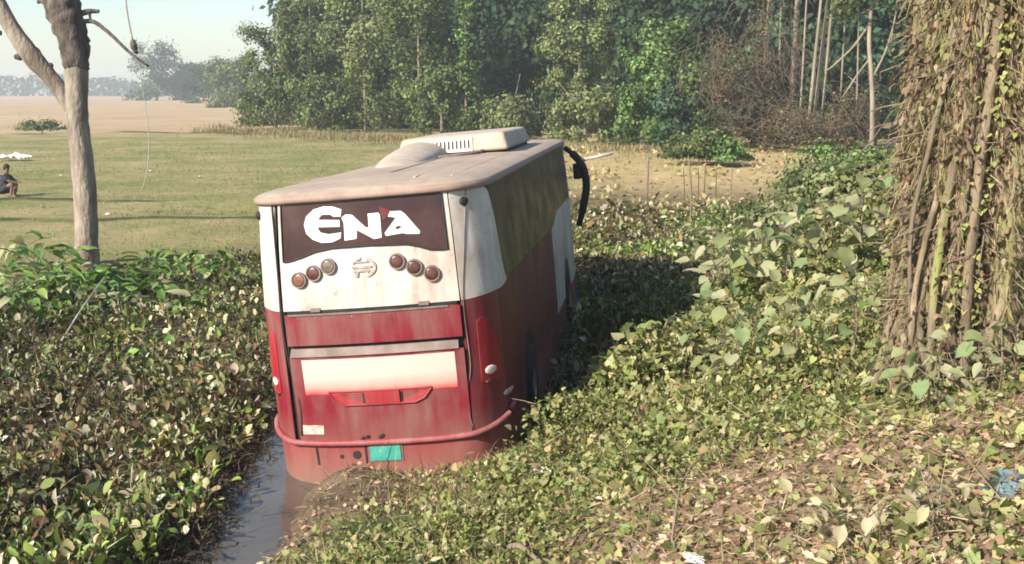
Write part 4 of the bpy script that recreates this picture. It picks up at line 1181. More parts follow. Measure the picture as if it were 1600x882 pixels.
# dry vine thicket: a heap of leafless, tangled stems
def thicket(name, label, px, Y, h, rad, n, seed, cat='thicket', leaves=500):
    g = np.random.default_rng(seed)
    x = xat(px, Y); zg = float(H(x, Y))
    t = empty(name, (x, Y, zg), label=label, cat=cat)
    parts = []
    anchors = [(g.normal(0, .75) * rad, g.normal(0, .6) * rad, h * g.uniform(.3, 1.05)) for _ in range(16)]
    for i in range(n):
        ax, ay, az = anchors[g.integers(len(anchors))]
        b = np.array([ax + g.normal(0, .22), ay + g.normal(0, .22), az * g.uniform(.55, 1.0)])
        L = g.uniform(.05, .55) * b[2]
        e = b + np.array([g.normal(0, .8), g.normal(0, .8), -L])
        m_ = (b + e) / 2 + np.array([g.normal(0, .4), g.normal(0, .4), g.normal(0, .4)])
        P = curve_pts([b, m_, e], 4)
        v, f = tube(P, g.uniform(.008, .024), 4, cap=False)
        parts.append((v, f))
    v, f = merge(parts)
    obj('stems', np.array(v), f, M['twig'], t, kind='stuff')
    V, F, C = crown_leaves(leaves, 0, 0, .3, h * .9, rad * .9, GREEN['dry'], .15, 40, lambda q: 1 - .5 * q, .6, seed, .2, .1)
    obj('dry_leaves', V, F, M['straw'], t, col=C, kind='stuff')
    return t
thicket('vine_thicket', 'brown tangle of dry vines right beside the bright green tree', 1135, 66, 7.6, 1.3, 230, 61, leaves=2200)
thicket('vine_thicket', 'tall loose curtain of dry vines around the leftmost bare stem', 1188, 68.5, 11, 1.4, 300, 63, leaves=2600)
thicket('vine_thicket', 'low brown heap of dry vines at the foot of the poles', 1240, 66, 3.2, 2.3, 240, 62, leaves=2600)
thicket('vine_thicket', 'dry vine tangle beside the sprawling pale tree', 1325, 68, 4.6, 1.8, 200, 64, leaves=1800)
grove_tree('grove_bush', 'dark bush between the dry vine tangle and the poles', 1205, 72, 6.0, 2.2, 'deep', 3600, .30, seed=29, prof=full, cat='bush', group='bushes along the grove')
grove_tree('grove_bush', 'dark bush in the shade behind the sprawling pale tree', 1370, 71, 5.0, 2.4, 'deep', 3600, .30, seed=30, prof=full, cat='bush', group='bushes along the grove')

# heaped creeper mound at the far side of the clearing and bushes left of the big trunk
grove_tree('creeper_mound', 'low green heap of creepers on the far side of the brown clearing', 1095, 54, 1.7, 2.3, 'olive', 3600, .20, .05, z0=.1, seed=71, prof=lambda t: 1 - .6 * t, nclump=60, limbs=0, cat='bush', group='bushes along the grove', drape=.25, hollow=.1)
grove_tree('creeper_mound', 'darker right end of the creeper heap beside the clearing', 1140, 53, 1.4, 1.3, 'bright', 1800, .20, .05, z0=.1, seed=72, prof=lambda t: 1 - .6 * t, nclump=40, limbs=0, cat='bush', group='bushes along the grove', drape=.25, hollow=.1)
grove_tree('bank_bush', 'olive bush on the bank just left of the thick trunk', 1330, 40, 1.9, 2.4, 'bright', 4200, .18, .06, z0=.2, seed=73, prof=full, cat='bush', group='bushes on the bank', drape=.3, hollow=.2)
grove_tree('bank_bush', 'pale green bush on the bank behind the large heart-leaved weeds', 1265, 30, 1.7, 1.6, 'pale', 3200, .16, .04, z0=.1, seed=74, prof=full, cat='bush', group='bushes on the bank', drape=.2, hollow=.2, nclump=50)
grove_tree('bank_bush', 'dusty bush on the bank against the left flank of the thick trunk', 1375, 22, 1.9, 1.4, 'pale', 3600, .13, .04, z0=.1, seed=75, prof=full, cat='bush', group='bushes on the bank', drape=.2, hollow=.2, nclump=50)
grove_tree('bank_bush', 'dark green bush behind the right side of the thick trunk', 1600, 16, 2.6, 1.1, 'deep', 3000, .12, .04, z0=.1, seed=76, prof=full, cat='bush', group='bushes on the bank', drape=.2, hollow=.2, nclump=50)
grove_tree('bank_bush', 'tall dark bush at the right edge of the picture', 1590, 30, 6.5, 2.6, 'deep', 4800, .2, .06, z0=.1, seed=77, prof=full, cat='bush', group='bushes on the bank', drape=.3, hollow=.2, nclump=60)

grove_tree('bund_bush', 'low dark bush on the field bund at the left edge', 62, 92, 1.0, 2.4, 'olive', 1500, .22, .05, z0=.1, seed=131, prof=lambda t: 1 - .6 * t, nclump=40, limbs=0, cat='bush', drape=.1, hollow=.1, group=None)
# far trees over the open field
for i, (px, Y, h, rad, lab) in enumerate([
    (245, 440, 22.5, 11, 'large hazy tree standing alone in the far field'),
    (335, 330, 12.5, 8, 'hazy tree between the lone far tree and the grove'),
    (365, 250, 11, 6, 'hazy tree nearest to the left end of the grove'),
    (298, 450, 15, 8, 'smaller hazy tree right beside the lone far tree')]):
    grove_tree('far_tree', lab, px, Y, h, rad, 'deep' if i != 2 else 'olive', 4200, 1.1 if i in (0, 3) else .7, .5, z0=.5, seed=120 + i, prof=full, sig=.16, hollow=.1, group='hazy trees over the far field')
def treeline():
    parts = []
    g = np.random.default_rng(5)
    n = 9000
    x = g.uniform(-700, 420, n)
    y = 820 + g.normal(0, 12, n) - .05 * x
    top = 15 + 7 * vnoise(x * .02, 0 * x, 61) + 5 * vnoise(x * .07, 0 * x, 62)
    z = top * g.random(n) ** .7 + .2
    V, F, C = scatter(L_KITE_V, L_KITE_F, np.stack([x, y, z], -1), frames(g.uniform(0, 6.28, n), -np.abs(g.normal(.5, .5, n)), g.normal(0, .6, n)), g.uniform(3.5, 6.5, n), palette(n, *GREEN['deep']))
    obj('far_wood', V, F, M['leaf'], col=C, kind='stuff', label='hazy line of trees along the horizon', cat='wood')
treeline()

# ------------------------------------------------------------------ the forked tree left of the bus
def left_tree():
    Y = 22.6; x0 = xat(138, Y, .4); zg = float(H(x0, Y)) - .05
    k = (Y * .985 + .55) / F_PX
    t = empty('forked_tree', (x0, Y, zg), label='pale forked tree trunk at the left, growing at the ditch edge', cat='tree')
    def W(px, py, dy=0.0):
        # place on the tree's own upright plane
        ang = math.atan((441 - py) / F_PX) - R(9.94)
        return np.array([(px - 138) * k, dy, CAM_H + math.tan(ang) * Y - zg])
    P = curve_pts([W(137, 432), W(137, 390), W(140, 320), W(139, 250), W(136, 190), W(138, 140), W(140, 100)], 5)
    P[0, 2] -= .25
    rr = np.interp(np.linspace(0, 1, len(P)), [0, .08, .2, .6, .85, 1], [.30, .26, .235, .22, .225, .24])
    v, f = tube(P, rr, 14, rough=.035, seed=1); tk = obj('trunk', v, f, M['bark_pale'], t)
    P = curve_pts([W(140, 108), W(139, 75), W(133, 40), W(124, 5), W(112, -50), W(100, -110)], 5)
    v, f = tube(P, np.interp(np.linspace(0, 1, len(P)), [0, .1, .3, .6, 1], [.24, .27, .31, .37, .24]), 14, rough=.10, seed=2)
    obj('burl', v, f, M['bark_dark'], tk, label='dark knobbly upper trunk')
    P = curve_pts([W(132, 178), W(112, 140), W(92, 112), W(68, 80), W(46, 42), W(29, 2), W(15, -50), W(8, -110)], 5)
    v, f = tube(P, np.interp(np.linspace(0, 1, len(P)), [0, .25, .4, .5, 1], [.15, .165, .20, .165, .12]), 12, rough=.07, seed=3)
    lm = obj('limb', v, f, M['bark_pale'], tk)
    for a, b, r in (((95, 105), (104, 101), .07), ((60, 88), (48, 90), .08), ((30, 52), (22, 51), .05)):
        v, f = tube([W(*a), (W(*a) + W(*b)) / 2, W(*b)], [r, r * .9, r * .6], 8, rough=.12); obj('stub', v, f, M['bark_dark'], lm)
    for pts, r in (([(152, 34), (172, 35), (196, 55), (222, 82), (250, 104)], .05), ([(150, 22), (165, 18), (180, 18)], .07), ([(165, 18), (166, 30)], .04), ([(152, 55), (162, 66)], .09), ([(150, 95), (157, 110)], .10), ([(110, 10), (95, 2), (88, 4)], .07)):
        v, f = tube(curve_pts([W(*p) for p in pts], 5), np.linspace(r, r * .5, 5 * (len(pts) - 1) + 1), 8, rough=.1, seed=len(pts)); obj('branch', v, f, M['bark_dark'], tk)
    # limbs above the frame carry a thin crown and the hanging rope
    for pts, r in (([(112, -50), (150, -120), (205, -150), (262, -165)], .12), ([(100, -110), (60, -190), (40, -260)], .13), ([(8, -110), (-10, -180), (-50, -240)], .09)):
        v, f = tube(curve_pts([W(*p) for p in pts], 5), np.linspace(r, r * .35, 5 * (len(pts) - 1) + 1), 8, rough=.08); obj('limb', v, f, M['bark_pale'], tk)
    c = W(110, -260)
    V, F, C = crown_leaves(1500, c[0], 0, c[2] - 1.2, c[2] + 2.6, 2.4, GREEN['olive'], .16, 40, None, .1, 7)
    obj('crown', V, F, M['leaf'], t, col=C)
    rope = empty('hanging_rope', (0, 0, 0), label='grey rope hanging beside the forked tree, knotted round its dark branch', cat='rope')
    off = np.array([x0, Y, zg])
    P = curve_pts([W(215, -152) + off, W(219, -40) + off, W(222, 20) + off, W(228, 66) + off], 5)
    v, f = tube(P, .022, 6); obj('strand', v, f, M['rope'], rope)
    v, f = tube(curve_pts([W(228, 62) + off, W(229, 72) + off, W(233, 84) + off], 4), [.03, .05, .06, .07, .075, .07, .06, .05, .03], 8, rough=.2); obj('knot', v, f, M['bark_dark'], rope)
    P = curve_pts([W(234, 84) + off, W(240, 150) + off, W(244, 205) + off, W(240, 260) + off, W(228, 300) + off], 5)
    v, f = tube(P, .009, 5); obj('strand', v, f, M['rope'], rope)
left_tree()

# ------------------------------------------------------------------ the thick trunk wrapped in climbing roots, right
def fig_tree():
    X0, Y0 = 3.42, 8.15
    zg = float(H(X0, Y0)) - .1
    t = empty('root_wrapped_tree', (X0, Y0, zg), label='thick tree trunk wrapped in climbing roots and dry vines on the right', cat='tree')
    t.scale = (1.1, 1.1, 1.1)
    g = np.random.default_rng(3)
    # core with flutes
    n, m = 72, 40
    V = []; F = []
    HT = 7.0
    def cen(z): return np.array([.02 * math.sin(z * 1.3) + .03 * z * .5, 0.0])
    def rad(z, th):
        b = float(np.interp(z, [0, .25, .7, 1.6, 2.6, 4, 7], [.42, .41, .40, .39, .38, .36, .28]))
        fl = .12 * math.sin(5 * th + .4 * z) + .09 * math.sin(9 * th - .7 * z + 1) + .05 * math.sin(17 * th + 1.3 * z)
        return b * (1 + fl * float(np.interp(z, [0, 1.5, 7], [1.2, .8, .6])))
    for j in range(m + 1):
        z = HT * (j / m) ** 1.2
        c = cen(z)
        for i in range(n):
            th = 2 * math.pi * i / n
            r = rad(z, th) + .012 * g.standard_normal()
            V.append((c[0] + r * math.sin(th), c[1] + r * math.cos(th), z - .1))
    for j in range(m):
        for i in range(n): F.append((j * n + i, j * n + (i + 1) % n, (j + 1) * n + (i + 1) % n, (j + 1) * n + i))
    tk = obj('trunk', np.array(V), F, M['fig'], t)
    # climbing roots: each its own tube hugging the trunk
    for i in range(58):
        th = g.uniform(0, 2 * math.pi) if i > 40 else g.uniform(R(120), R(300))
        z = -.1; pts = []
        z1 = g.uniform(2.2, 5.5); r0 = g.uniform(.007, .032)
        drift = g.normal(0, .22)
        flare = g.uniform(.0, .10)
        k = 0
        ph = g.uniform(0, 6)
        while z < z1:
            a = th + drift * z + .20 * math.sin(z * 1.7 + ph) + .08 * math.sin(z * 4.1 + 2 * ph)
            r = rad(max(z, 0), a) + r0 * .25 + flare * math.exp(-z * 1.8)
            c = cen(z)
            pts.append((c[0] + r * math.sin(a), c[1] + r * math.cos(a), z)); z += .28; k += 1
        v, f = tube(np.array(pts), np.linspace(r0 * 1.15, r0 * .6, len(pts)), 8, rough=.10, seed=i)
        obj('climbing_root', v, f, M[['fig_pale', 'fig', 'fig_moss', 'fig'][i % 4]], t)
    # a few pale roots standing clear of the trunk, and the mossy stem on its right
    for pts, r, mk in (([(-.42, -.26, -.1), (-.44, -.26, .6), (-.46, -.24, 1.2), (-.40, -.28, 1.7), (-.30, -.30, 2.3)], .016, 'fig_pale'),
                       ([(.36, -.42, -.1), (.30, -.44, .7), (.22, -.40, 1.5), (.20, -.38, 2.4)], .010, 'fig_pale'),
                       ([(.16, -.45, -.1), (.15, -.42, .8), (.17, -.40, 1.6), (.14, -.38, 2.3), (.08, -.36, 3.0)], .05, 'fig_moss'),
                       ([(-.12, -.48, -.1), (-.14, -.43, .9), (-.10, -.41, 1.8), (-.02, -.38, 3.0)], .035, 'fig'),
                       ([(-.34, -.40, -.1), (-.32, -.35, .9), (-.24, -.34, 1.7), (-.1, -.36, 2.6), (.0, -.36, 3.2)], .028, 'fig_pale'),
                       ([(-.46, -.26, -.2), (-.44, -.28, .35), (-.42, -.3, .9), (-.34, -.32, 1.4)], .02, 'fig')):
        v, f = tube(curve_pts(pts, 6), r, 8, rough=.12, seed=3); obj('climbing_root', v, f, M[mk], t)
    # hairy mass of dry vine stems
    parts = []
    for i in range(320):
        th = g.uniform(R(150), R(330)) if g.random() < .8 else g.uniform(0, 6.28)
        z = g.uniform(.1, 3.2)
        r = rad(z, th) + abs(g.normal(0, .05)) + .01
        c = cen(z)
        b = np.array([c[0] + r * math.sin(th), c[1] + r * math.cos(th), z])
        L = g.uniform(.08, .30)
        e = b + np.array([g.normal(0, .13) + .04 * math.sin(th), g.normal(0, .10) + .04 * math.cos(th), -L * g.uniform(-.4, 1)])
        mid = (b + e) / 2 + np.array([math.sin(th), math.cos(th), 0]) * g.uniform(.0, .10)
        v, f = tube([b, mid, e], g.uniform(.0025, .006), 3, cap=False); parts.append((v, f))
    v, f = merge(parts); obj('dry_vines', np.array(v), f, M['stick'], t, kind='stuff')
    # leaves, mostly dry, clinging to the trunk
    N = 3200
    th = np.where(g.random(N) < .75, g.uniform(R(140), R(330), N), g.uniform(0, 6.28, N)); z = g.uniform(.0, 3.4, N)
    r = np.array([rad(a, b) for a, b in zip(z, th)]) + np.abs(g.normal(.03, .05, N))
    P = np.stack([.015 * z + r * np.sin(th), r * np.cos(th), z], -1)
    C = palette(N, [(.22, .165, .10), (.15, .11, .07), (.28, .23, .145), (.18, .19, .075), (.08, .055, .035)], [3, 3, 1.5, .9, 3])
    V, F, C = scatter(L_LANCE_V, L_LANCE_F, P, frames(th + g.normal(0, .7, N), -np.abs(g.normal(.7, .5, N)), g.normal(0, .6, N)), np.stack([g.uniform(.10, .22, N), g.uniform(.025, .075, N), g.uniform(.05, .1, N)], -1), C)
    obj('clinging_leaves', V, F, M['leaf'], t, col=C, kind='stuff')
    # shaggy fibres and rootlets hanging down the bark
    N = 13000
    th = np.where(g.random(N) < .8, g.uniform(R(130), R(330), N), g.uniform(0, 6.28, N)); z = g.uniform(.05, 3.5, N)
    r = np.array([rad(a, b) for a, b in zip(z, th)]) + np.abs(g.normal(.0, .018, N))
    P = np.stack([.015 * z + r * np.sin(th), r * np.cos(th), z], -1)
    tone = vnoise(th * 4, z * .6, 71)[:, None]
    C = np.clip(palette(N, [(.27, .205, .13), (.19, .14, .088), (.36, .29, .185), (.21, .205, .08), (.08, .056, .035)], [3, 3, 1.6, 1.6, 3]) * (1 + 1.2 * tone), .01, .8)
    V, F, C = scatter(L_BLADE_V, L_BLADE_F, P, frames(th + g.normal(0, .9, N), g.normal(-1.2, .35, N), g.normal(0, .8, N)), np.stack([g.uniform(.003, .008, N), g.uniform(.05, .20, N), g.uniform(.01, .05, N)], -1), C)
    obj('bark_fibres', V, F, M['straw'], t, col=C, kind='stuff')
    # crown above the frame
    V, F, C = crown_leaves(3500, .1, .2, 5.6, 9.0, 2.2, GREEN['olive'], .15, 60, None, .2, 9)
    obj('crown', V, F, M['leaf'], t, col=C)
    # green creeper running up the front
    N = 260
    zz = g.uniform(.6, 3.3, N); th = R(196) + .10 * np.sin(zz * 2) + g.normal(0, .12, N)
    r = np.array([rad(a, b) for a, b in zip(zz, th)]) + g.uniform(.05, .12, N)
    V, F, C = scatter(L_HEART_V, L_HEART_F, np.stack([.015 * zz + r * np.sin(th), r * np.cos(th), zz], -1), frames(th + g.normal(0, .5, N), -np.abs(g.normal(.8, .4, N)), g.normal(0, .4, N)), g.uniform(.025, .055, N), palette(N, [(.26, .27, .09), (.33, .33, .13), (.19, .21, .07)], [2, 2, 1]))
    obj('creeper', V, F, M['leaf'], t, col=C, kind='stuff')
fig_tree()

# ------------------------------------------------------------------ the hazy air
def haze():
    m = bpy.data.materials.new('haze'); m.use_nodes = True
    n = m.node_tree.nodes; n.remove(n['Principled BSDF'])
    v = n.new('ShaderNodeVolumePrincipled')
    v.inputs['Color'].default_value = (0.80, 0.88, 0.96, 1)
    v.inputs['Density'].default_value = 0.00075
    v.inputs['Anisotropy'].default_value = 0.2
    m.node_tree.links.new(v.outputs[0], n['Material Output'].inputs['Volume'])
    v_, f_ = box(-1330, 1330, -1330, 1340, -1.6, 30)
    obj('haze', np.array(v_), f_, m, smooth=False, kind='stuff', label='thin haze in the air', cat='haze')
haze()

# ------------------------------------------------------------------ single broad-leaved plants: each leaf a part
def big_leaf_mesh(name, w_, curl, cols, seed, notch=.12):
    """a broad leaf, base at origin along +y, midrib fold, drooping tip and wavy rim"""
    g = np.random.default_rng(seed)
    ny = 6
    V = []; F = []
    for j in range(ny + 1):
        t = j / ny
        half = w_ * (math.sin(math.pi * min(1, (t * .93 + .07)) ** .75)) * .5
        y = t; z = -curl * t ** 2
        for s, k in ((-1, 1), (-.5, .35), (0, 0), (.5, .35), (1, 1)):
            V.append((s * half, y - (notch * abs(s) if j == 0 else 0), z + .10 * k * w_ + .03 * g.standard_normal() * abs(s)))
    for j in range(ny):
        for i in range(4): F.append((j * 5 + i, j * 5 + i + 1, (j + 1) * 5 + i + 1, (j + 1) * 5 + i))
    c = np.repeat(np.clip(np.array(cols)[None] * (1 + .05 * g.standard_normal((ny + 1, 1))), 0, 1), 5, 0)
    return make_mesh(name, np.array(V), F, M['leaf_gloss'] if seed < 50 else M['leaf'], True, c)

def plant(name, label, cat, group, x, y, h, nleaf, leaves, lmin, lmax, stem_col, seed, spread=.6, pitch=.5, zoff=0.0, mode='rosette'):
    g = np.random.default_rng(seed)
    zg = max(float(H(x, y)), 0.0) - .02 + zoff
    t = empty(name, (x, y, zg), label=label, cat=cat, group=group)
    parts = []
    for i in range(nleaf):
        yaw = i * 2.4 + g.uniform(-.5, .5)
        if mode == 'rosette':
            tip = np.array([math.sin(yaw) * h * spread * g.uniform(.4, 1), math.cos(yaw) * h * spread * g.uniform(.4, 1), h * g.uniform(.55, 1.0)])
            base = np.array([0, 0, 0.0])
        else:
            zz = h * (.25 + .75 * (i + 1) / nleaf)
            base = np.array([.0, .0, zz * .9]); rr_ = .10 + .16 * h * g.random(); tip = np.array([math.sin(yaw) * rr_, math.cos(yaw) * rr_, zz + .03])
        P = curve_pts([base, (base + tip) / 2 + np.array([-tip[0] * .15, -tip[1] * .15, .05 * h]), tip], 3)
        parts.append(tube(P, np.linspace(.007, .0035, len(P)) if mode == 'rosette' else np.linspace(.004, .002, len(P)), 5))
        o = obj_me('leaf', leaves[g.integers(len(leaves))], t)
        s = g.uniform(lmin, lmax)
        o.scale = (s, s, s); o.location = tip
        o.rotation_mode = 'XYZ'
        o.rotation_euler = (g.normal(pitch, .35) - .4, g.normal(0, .35), -yaw)
    if mode != 'rosette':
        parts.append(tube([(0, 0, 0), (.02, 0, h * .5), (0, .01, h * .95)], [.009, .007, .004], 6))
    v, f = merge(parts); obj('stem', np.array(v), f, stem_col, t)
    return t
M['stem_green'] = mat_noise('stem_green', (.10, .13, .05), (.17, .19, .08), 12, .6)
taro_lv = [big_leaf_mesh('broad_leaf', .42 + .05 * i, .35 + .08 * i, c, i) for i, c in enumerate([(.09, .19, .04), (.14, .26, .05), (.06, .12, .03), (.23, .32, .09), (.11, .20, .045), (.32, .32, .17)])]
weed_lv = [big_leaf_mesh('heart_leaf', .85 + .04 * (i % 3), .22 + .05 * i, c, 60 + i) for i, c in enumerate([(.27, .29, .15), (.33, .33, .20), (.22, .25, .11), (.38, .36, .23), (.20, .26, .12)])]
gw_lv = [big_leaf_mesh('pale_leaf', .55 + .06 * (i % 3), .3 + .05 * i, c, 80 + i) for i, c in enumerate([(.44, .39, .24), (.38, .35, .20), (.50, .43, .29), (.32, .31, .15)])]

g0 = np.random.default_rng(77)
ORD = ['first', 'second', 'third', 'fourth', 'fifth', 'sixth', 'seventh', 'eighth', 'ninth', 'tenth', 'eleventh', 'twelfth', 'thirteenth', 'fourteenth', 'fifteenth', 'sixteenth', 'seventeenth', 'eighteenth']
i = 0
for px0, px1, num, hh, lab in ((-15, 112, 18, .85, 'bright broad-leaved plant left of the forked tree'),
                               (112, 190, 8, .48, 'broad-leaved plant at the foot of the forked tree'),
                               (190, 392, 16, .62, 'broad-leaved plant between the forked tree and the bus')):
    for k in range(num):
        px = px0 + (px1 - px0) * (k + g0.uniform(.2, .8)) / num
        Y = g0.uniform(17.6, 21.9) + (1.0 if px > 200 else 0)
        if abs(px - 138) < 22 and Y > 21.4: Y = 20.9
        plant('broad_leaved_plant', lab + ', ' + ORD[k] + ' from the left', 'plant', 'broad-leaved plants along the far ditch edge', xat(px, Y, .5), Y, hh * g0.uniform(.35, 1.1), int(g0.integers(9, 14)), taro_lv, .20, .40, M['stem_green'], 200 + i, .8, .55)
        i += 1
for lab, spots, hh, n_, lv, l0, l1 in (
    ('tall heart-leaved weed right of the bus shadow', [(1112, 15.9), (1140, 14.8), (1165, 15.6), (1190, 16.6), (1215, 15.0), (1243, 17.6), (1268, 16.0), (1295, 14.6), (1322, 16.8), (1348, 15.4), (1372, 14.2), (1225, 13.2), (1282, 12.6), (1180, 13.4), (1338, 12.8), (1128, 13.2)], 1.55, 20, weed_lv, .15, .26),
    ('medium heart-leaved weed on the middle of the bank', [(1085, 11.4), (1130, 10.8), (1175, 11.2), (1222, 10.6), (1262, 11.0), (1310, 10.4), (1355, 10.9), (1150, 9.6), (1240, 9.2), (1330, 9.0)], .85, 14, weed_lv, .10, .18),
    ('heart-leaved weed before the thick trunk', [(1385, 7.9), (1420, 7.6), (1455, 7.3), (1490, 7.5), (1530, 7.2), (1575, 7.3), (1400, 9.6), (1440, 7.0), (1550, 6.9)], .42, 9, weed_lv, .08, .14),
    ('large pale weed at the lower right', [(1300, 5.0), (1345, 4.75), (1420, 4.9), (1440, 4.6), (1475, 5.1), (1240, 5.3)], .24, 7, gw_lv, .07, .125),
    ('leafy green weed below the bus shadow', [(940, 12.6), (1000, 12.3), (1040, 12.8), (1075, 13.2), (1100, 14.0), (960, 11.6)], .75, 12, [big_leaf_mesh('green_leaf', .5, .3, c, 90 + q) for q, c in enumerate([(.20, .28, .07), (.27, .33, .10), (.15, .22, .06)])], .12, .19)):
    for k, (px, Y) in enumerate(sorted(spots)):
        # standing on the slope: find where this column meets the bank
        x = xat(px, Y, 1.5)
        plant('bank_weed', lab + ', ' + ORD[k] + ' from the left', 'weed', 'single weeds on the road bank', x, Y, hh * g0.uniform(.8, 1.2), n_, lv, l0, l1, M['stick'], 400 + i, .6, .1, mode='stalk')
        i += 1

# ------------------------------------------------------------------ stakes on the clearing
for px, py0, py1, r_, lab in ((1010, 240, 332, .03, 'tallest left stake on the brown clearing, behind the bus mirror'), (1078, 252, 345, .03, 'tall pale stake in the middle of the clearing'), (1068, 262, 320, .018, 'thin stake just left of the tall middle stake'), (1090, 262, 318, .02, 'dark thin stake right of the tall middle stake'), (1100, 258, 300, .022, 'short dark stake, third from the right on the clearing'), (1118, 264, 300, .02, 'short dark stake, second from the right on the clearing'), (1141, 262, 318, .022, 'rightmost pale stake on the clearing')):
    Y = float(np.interp(py1, [300, 345], [40, 29.5]))
    x = xat(px, Y, .5); zg = max(float(H(x, Y)), 0)
    hgt = CAM_H + math.tan(math.atan((441 - py0) / F_PX) - R(9.94)) * Y - zg
    v, f = tube(curve_pts([(0, 0, -.2), (.02, 0, hgt * .5), (g0.normal(0, .04), .0, hgt)], 4), np.linspace(r_, r_ * .7, 9), 6, rough=.12)
    o = obj('stake', v, f, M['stick'] if 'pale' in lab or 'tallest' in lab else M['twig'], label=lab, cat='stake', group='stakes on the clearing')
    o.location = (x, Y, zg)

# ------------------------------------------------------------------ sticks and litter
def stick(name, label, P, r, mat, cat='stick'):
    P = np.array(P, float); o0 = P[0].copy()
    v, f = tube(curve_pts(P - o0, 5), np.linspace(r, r * .7, 5 * (len(P) - 1) + 1), 7, rough=.15)
    o = obj(name, v, f, mat, label=label, cat=cat); o.location = o0
    return o
def on(px, Y, dz=0.0, z=1.0):
    x = xat(px, Y, z); return (x, Y, max(float(H(x, Y)), 0) + dz)
a = on(97, 15.6, .25, .3); b = on(165, 18.3, .75, .6)
stick('leaning_stick', 'thin grey stick leaning out of the hyacinth below the forked tree', [a, tuple((np.array(a) + b) / 2 + np.array([0, 0, .03])), b], .014, M['stick_pale'])
stick('curved_stem', 'thin dark stem arching over the lower right of the bank', [on(1050, 5.9, .02, 1.5), on(1060, 6.2, .22, 1.5), on(1078, 6.5, .33, 1.5), on(1100, 6.7, .30, 1.6)], .008, M['stick'])
stick('fallen_branch', 'weathered grey branch lying on the bank near the bottom edge', [on(796, 6.9, .12), on(815, 6.65, .16), on(846, 6.25, .13)], .022, M['stick'], 'branch')
stick('upright_stem', 'pale bare weed stem standing at the lower right', [on(1448, 4.9, .0, 2), on(1449, 4.9, .18, 2), on(1446, 4.92, .36, 2)], .004, M['stick'])

def crumple(name, label, loc, sx, sy, sz, mat, seed, n=7, cat='litter', group=None):
    """a crumpled sheet of plastic or paper"""
    g = np.random.default_rng(seed)
    V = []; F = []
    for i in range(n):
        for j in range(n):
            u, v_ = i / (n - 1) - .5, j / (n - 1) - .5
            e = 1 - .8 * max(abs(u), abs(v_)) * 1.2
            V.append((sx * u * (1 + .3 * g.standard_normal() * .4), sy * v_ * (1 + .12 * g.standard_normal()), sz * (max(0, e) * g.uniform(.2, 1.0))))
    for i in range(n - 1):
        for j in range(n - 1): F.append((i * n + j, (i + 1) * n + j, (i + 1) * n + j + 1, i * n + j + 1))
    o = obj(name, np.array(V), F, mat, smooth=False, label=label, cat=cat, group=group)
    o.location = loc; o.rotation_euler = (g.normal(0, .15), g.normal(0, .15), g.uniform(0, 6))
    md = o.modifiers.new('thickness', 'SOLIDIFY'); md.thickness = .003
    return o
crumple('plastic_bag', 'crumpled white plastic bag among the weeds right of the bus bumper', on(856, 8.6, .16, 1), .10, .24, .09, M['plastic_white'], 1, cat='bag')
crumple('plastic_sheet', 'torn blue plastic sheet on the soil at the right edge', on(1570, 5.15, .02, 2), .26, .15, .035, M['plastic_blue'], 2, cat='plastic')
crumple('paper_scrap', 'pale scrap of paper on the weeds at the lower right', on(1085, 5.5, .05, 1.5), .10, .08, .03, M['plastic_white'], 3, cat='paper')
for px, Y, s, lab in ((235, 50, .35, 'white speck of litter on the field between forked tree and rope'), (168, 32, .22, 'white litter just right of the forked trunk'), (95, 47, .3, 'white litter on the field left of the forked trunk'), (312, 46, .4, 'white litter on the field left of the bus roof')):
    x = xat(px, Y, .4)
    crumple('field_litter', lab, (x, Y, float(H(x, Y)) + .02), s * .6, s * .4, .07, M['plastic_white'], int(px), group='litter on the field')
x = xat(22, 57, .4)
crumple('white_sheet', 'crumpled white sheet heaped on the field at the left edge', (x, 57, float(H(x, 57)) + .02), 1.6, .9, .5, M['plastic_white'], 9, 10, cat='sheet').rotation_euler = (0, 0, 0)

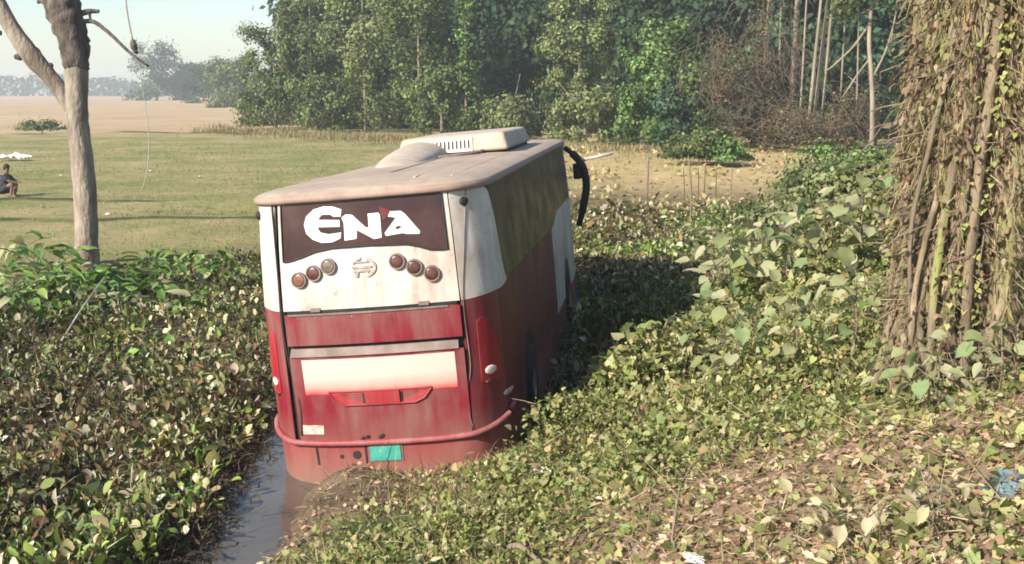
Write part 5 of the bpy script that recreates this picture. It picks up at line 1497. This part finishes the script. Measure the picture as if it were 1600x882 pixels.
# ------------------------------------------------------------------ person squatting at the field edge
def skin(name, verts, edges, radii, mat, parent, sub=2, root=0):
    me = bpy.data.meshes.new(name); me.from_pydata(verts, edges, [])
    me.materials.append(mat)
    o = bpy.data.objects.new(name, me); link(o, parent)
    o.modifiers.new('skin', 'SKIN')
    me.skin_vertices.new() if not me.skin_vertices else None
    for q, r_ in zip(me.skin_vertices[0].data, radii): q.radius = (r_, r_) if not isinstance(r_, tuple) else r_
    me.skin_vertices[0].data[root].use_root = True
    s = o.modifiers.new('sub', 'SUBSURF'); s.levels = sub; s.render_levels = sub
    s2 = o.modifiers.new('smooth', 'SMOOTH'); s2.iterations = 2
    return o
def person():
    Yp = 37.6; xp = xat(9, Yp, .6); zg = float(H(xp, Yp))
    p = empty('person', (xp, Yp, zg), label='person in dark clothes squatting on the field at the left edge, facing right', cat='person')
    m_skin = mat_noise('skin', (.16, .085, .05), (.21, .12, .075), 9, .6)
    m_dark = mat_noise('dark_cloth', (.018, .02, .028), (.045, .048, .06), 7, .9)
    m_hair = mat_noise('hair', (.008, .007, .006), (.02, .018, .016), 20, .6)
    # joints: x is forward (to the right), y sideways, z up
    v = [(-.10, 0, .30), (-.06, 0, .48), (0, 0, .66), (.05, 0, .80), (.08, 0, .88), (.10, 0, .98), (.11, 0, 1.06),
         (.0, -.17, .74), (.20, -.22, .58), (.40, -.14, .52), (.48, -.12, .50), (.0, .17, .74), (.20, .22, .58), (.40, .14, .52), (.48, .12, .50),
         (-.08, -.11, .28), (.33, -.17, .46), (.24, -.15, .10), (.24, -.15, .05), (.42, -.16, .03),
         (-.08, .11, .28), (.33, .17, .46), (.24, .15, .10), (.24, .15, .05), (.42, .16, .03)]
    e = [(0, 1), (1, 2), (2, 3), (3, 4), (4, 5), (5, 6), (3, 7), (7, 8), (8, 9), (9, 10), (3, 11), (11, 12), (12, 13), (13, 14),
         (0, 15), (15, 16), (16, 17), (17, 18), (18, 19), (0, 20), (20, 21), (21, 22), (22, 23), (23, 24)]
    r = [.14, .13, .15, .10, .055, .10, .07, .07, .05, .038, .035, .07, .05, .038, .035, .10, .075, .05, .05, .035, .10, .075, .05, .05, .035]
    skin('body', v, e, r, m_skin, p)
    idx = [0, 1, 2, 3, 7, 8, 11, 12]
    skin('shirt', [v[i_] for i_ in idx], [(0, 1), (1, 2), (2, 3), (3, 4), (4, 5), (3, 6), (6, 7)], [.17, .16, .18, .12, .10, .075, .10, .075], m_dark, p)
    idx = [0, 15, 16, 20, 21]
    vv = [v[i_] for i_ in idx]; vv[2] = (.20, -.15, .40); vv[4] = (.20, .15, .40)
    skin('shorts', vv, [(0, 1), (1, 2), (0, 3), (3, 4)], [.17, .13, .11, .13, .11], m_dark, p)
    bm = bmesh.new(); bmesh.ops.create_uvsphere(bm, u_segments=14, v_segments=9, radius=1)
    for q in bm.verts:
        q.co = (.085 + q.co.x * .115, q.co.y * .10, 1.04 + (q.co.z * .11 if q.co.z > 0 else q.co.z * .07 - (.06 if q.co.x < -.2 else 0)))
    me = bpy.data.meshes.new('hair'); bm.to_mesh(me); bm.free(); me.materials.append(m_hair)
    for q in me.polygons: q.use_smooth = True
    obj_me('hair', me, p)
person()
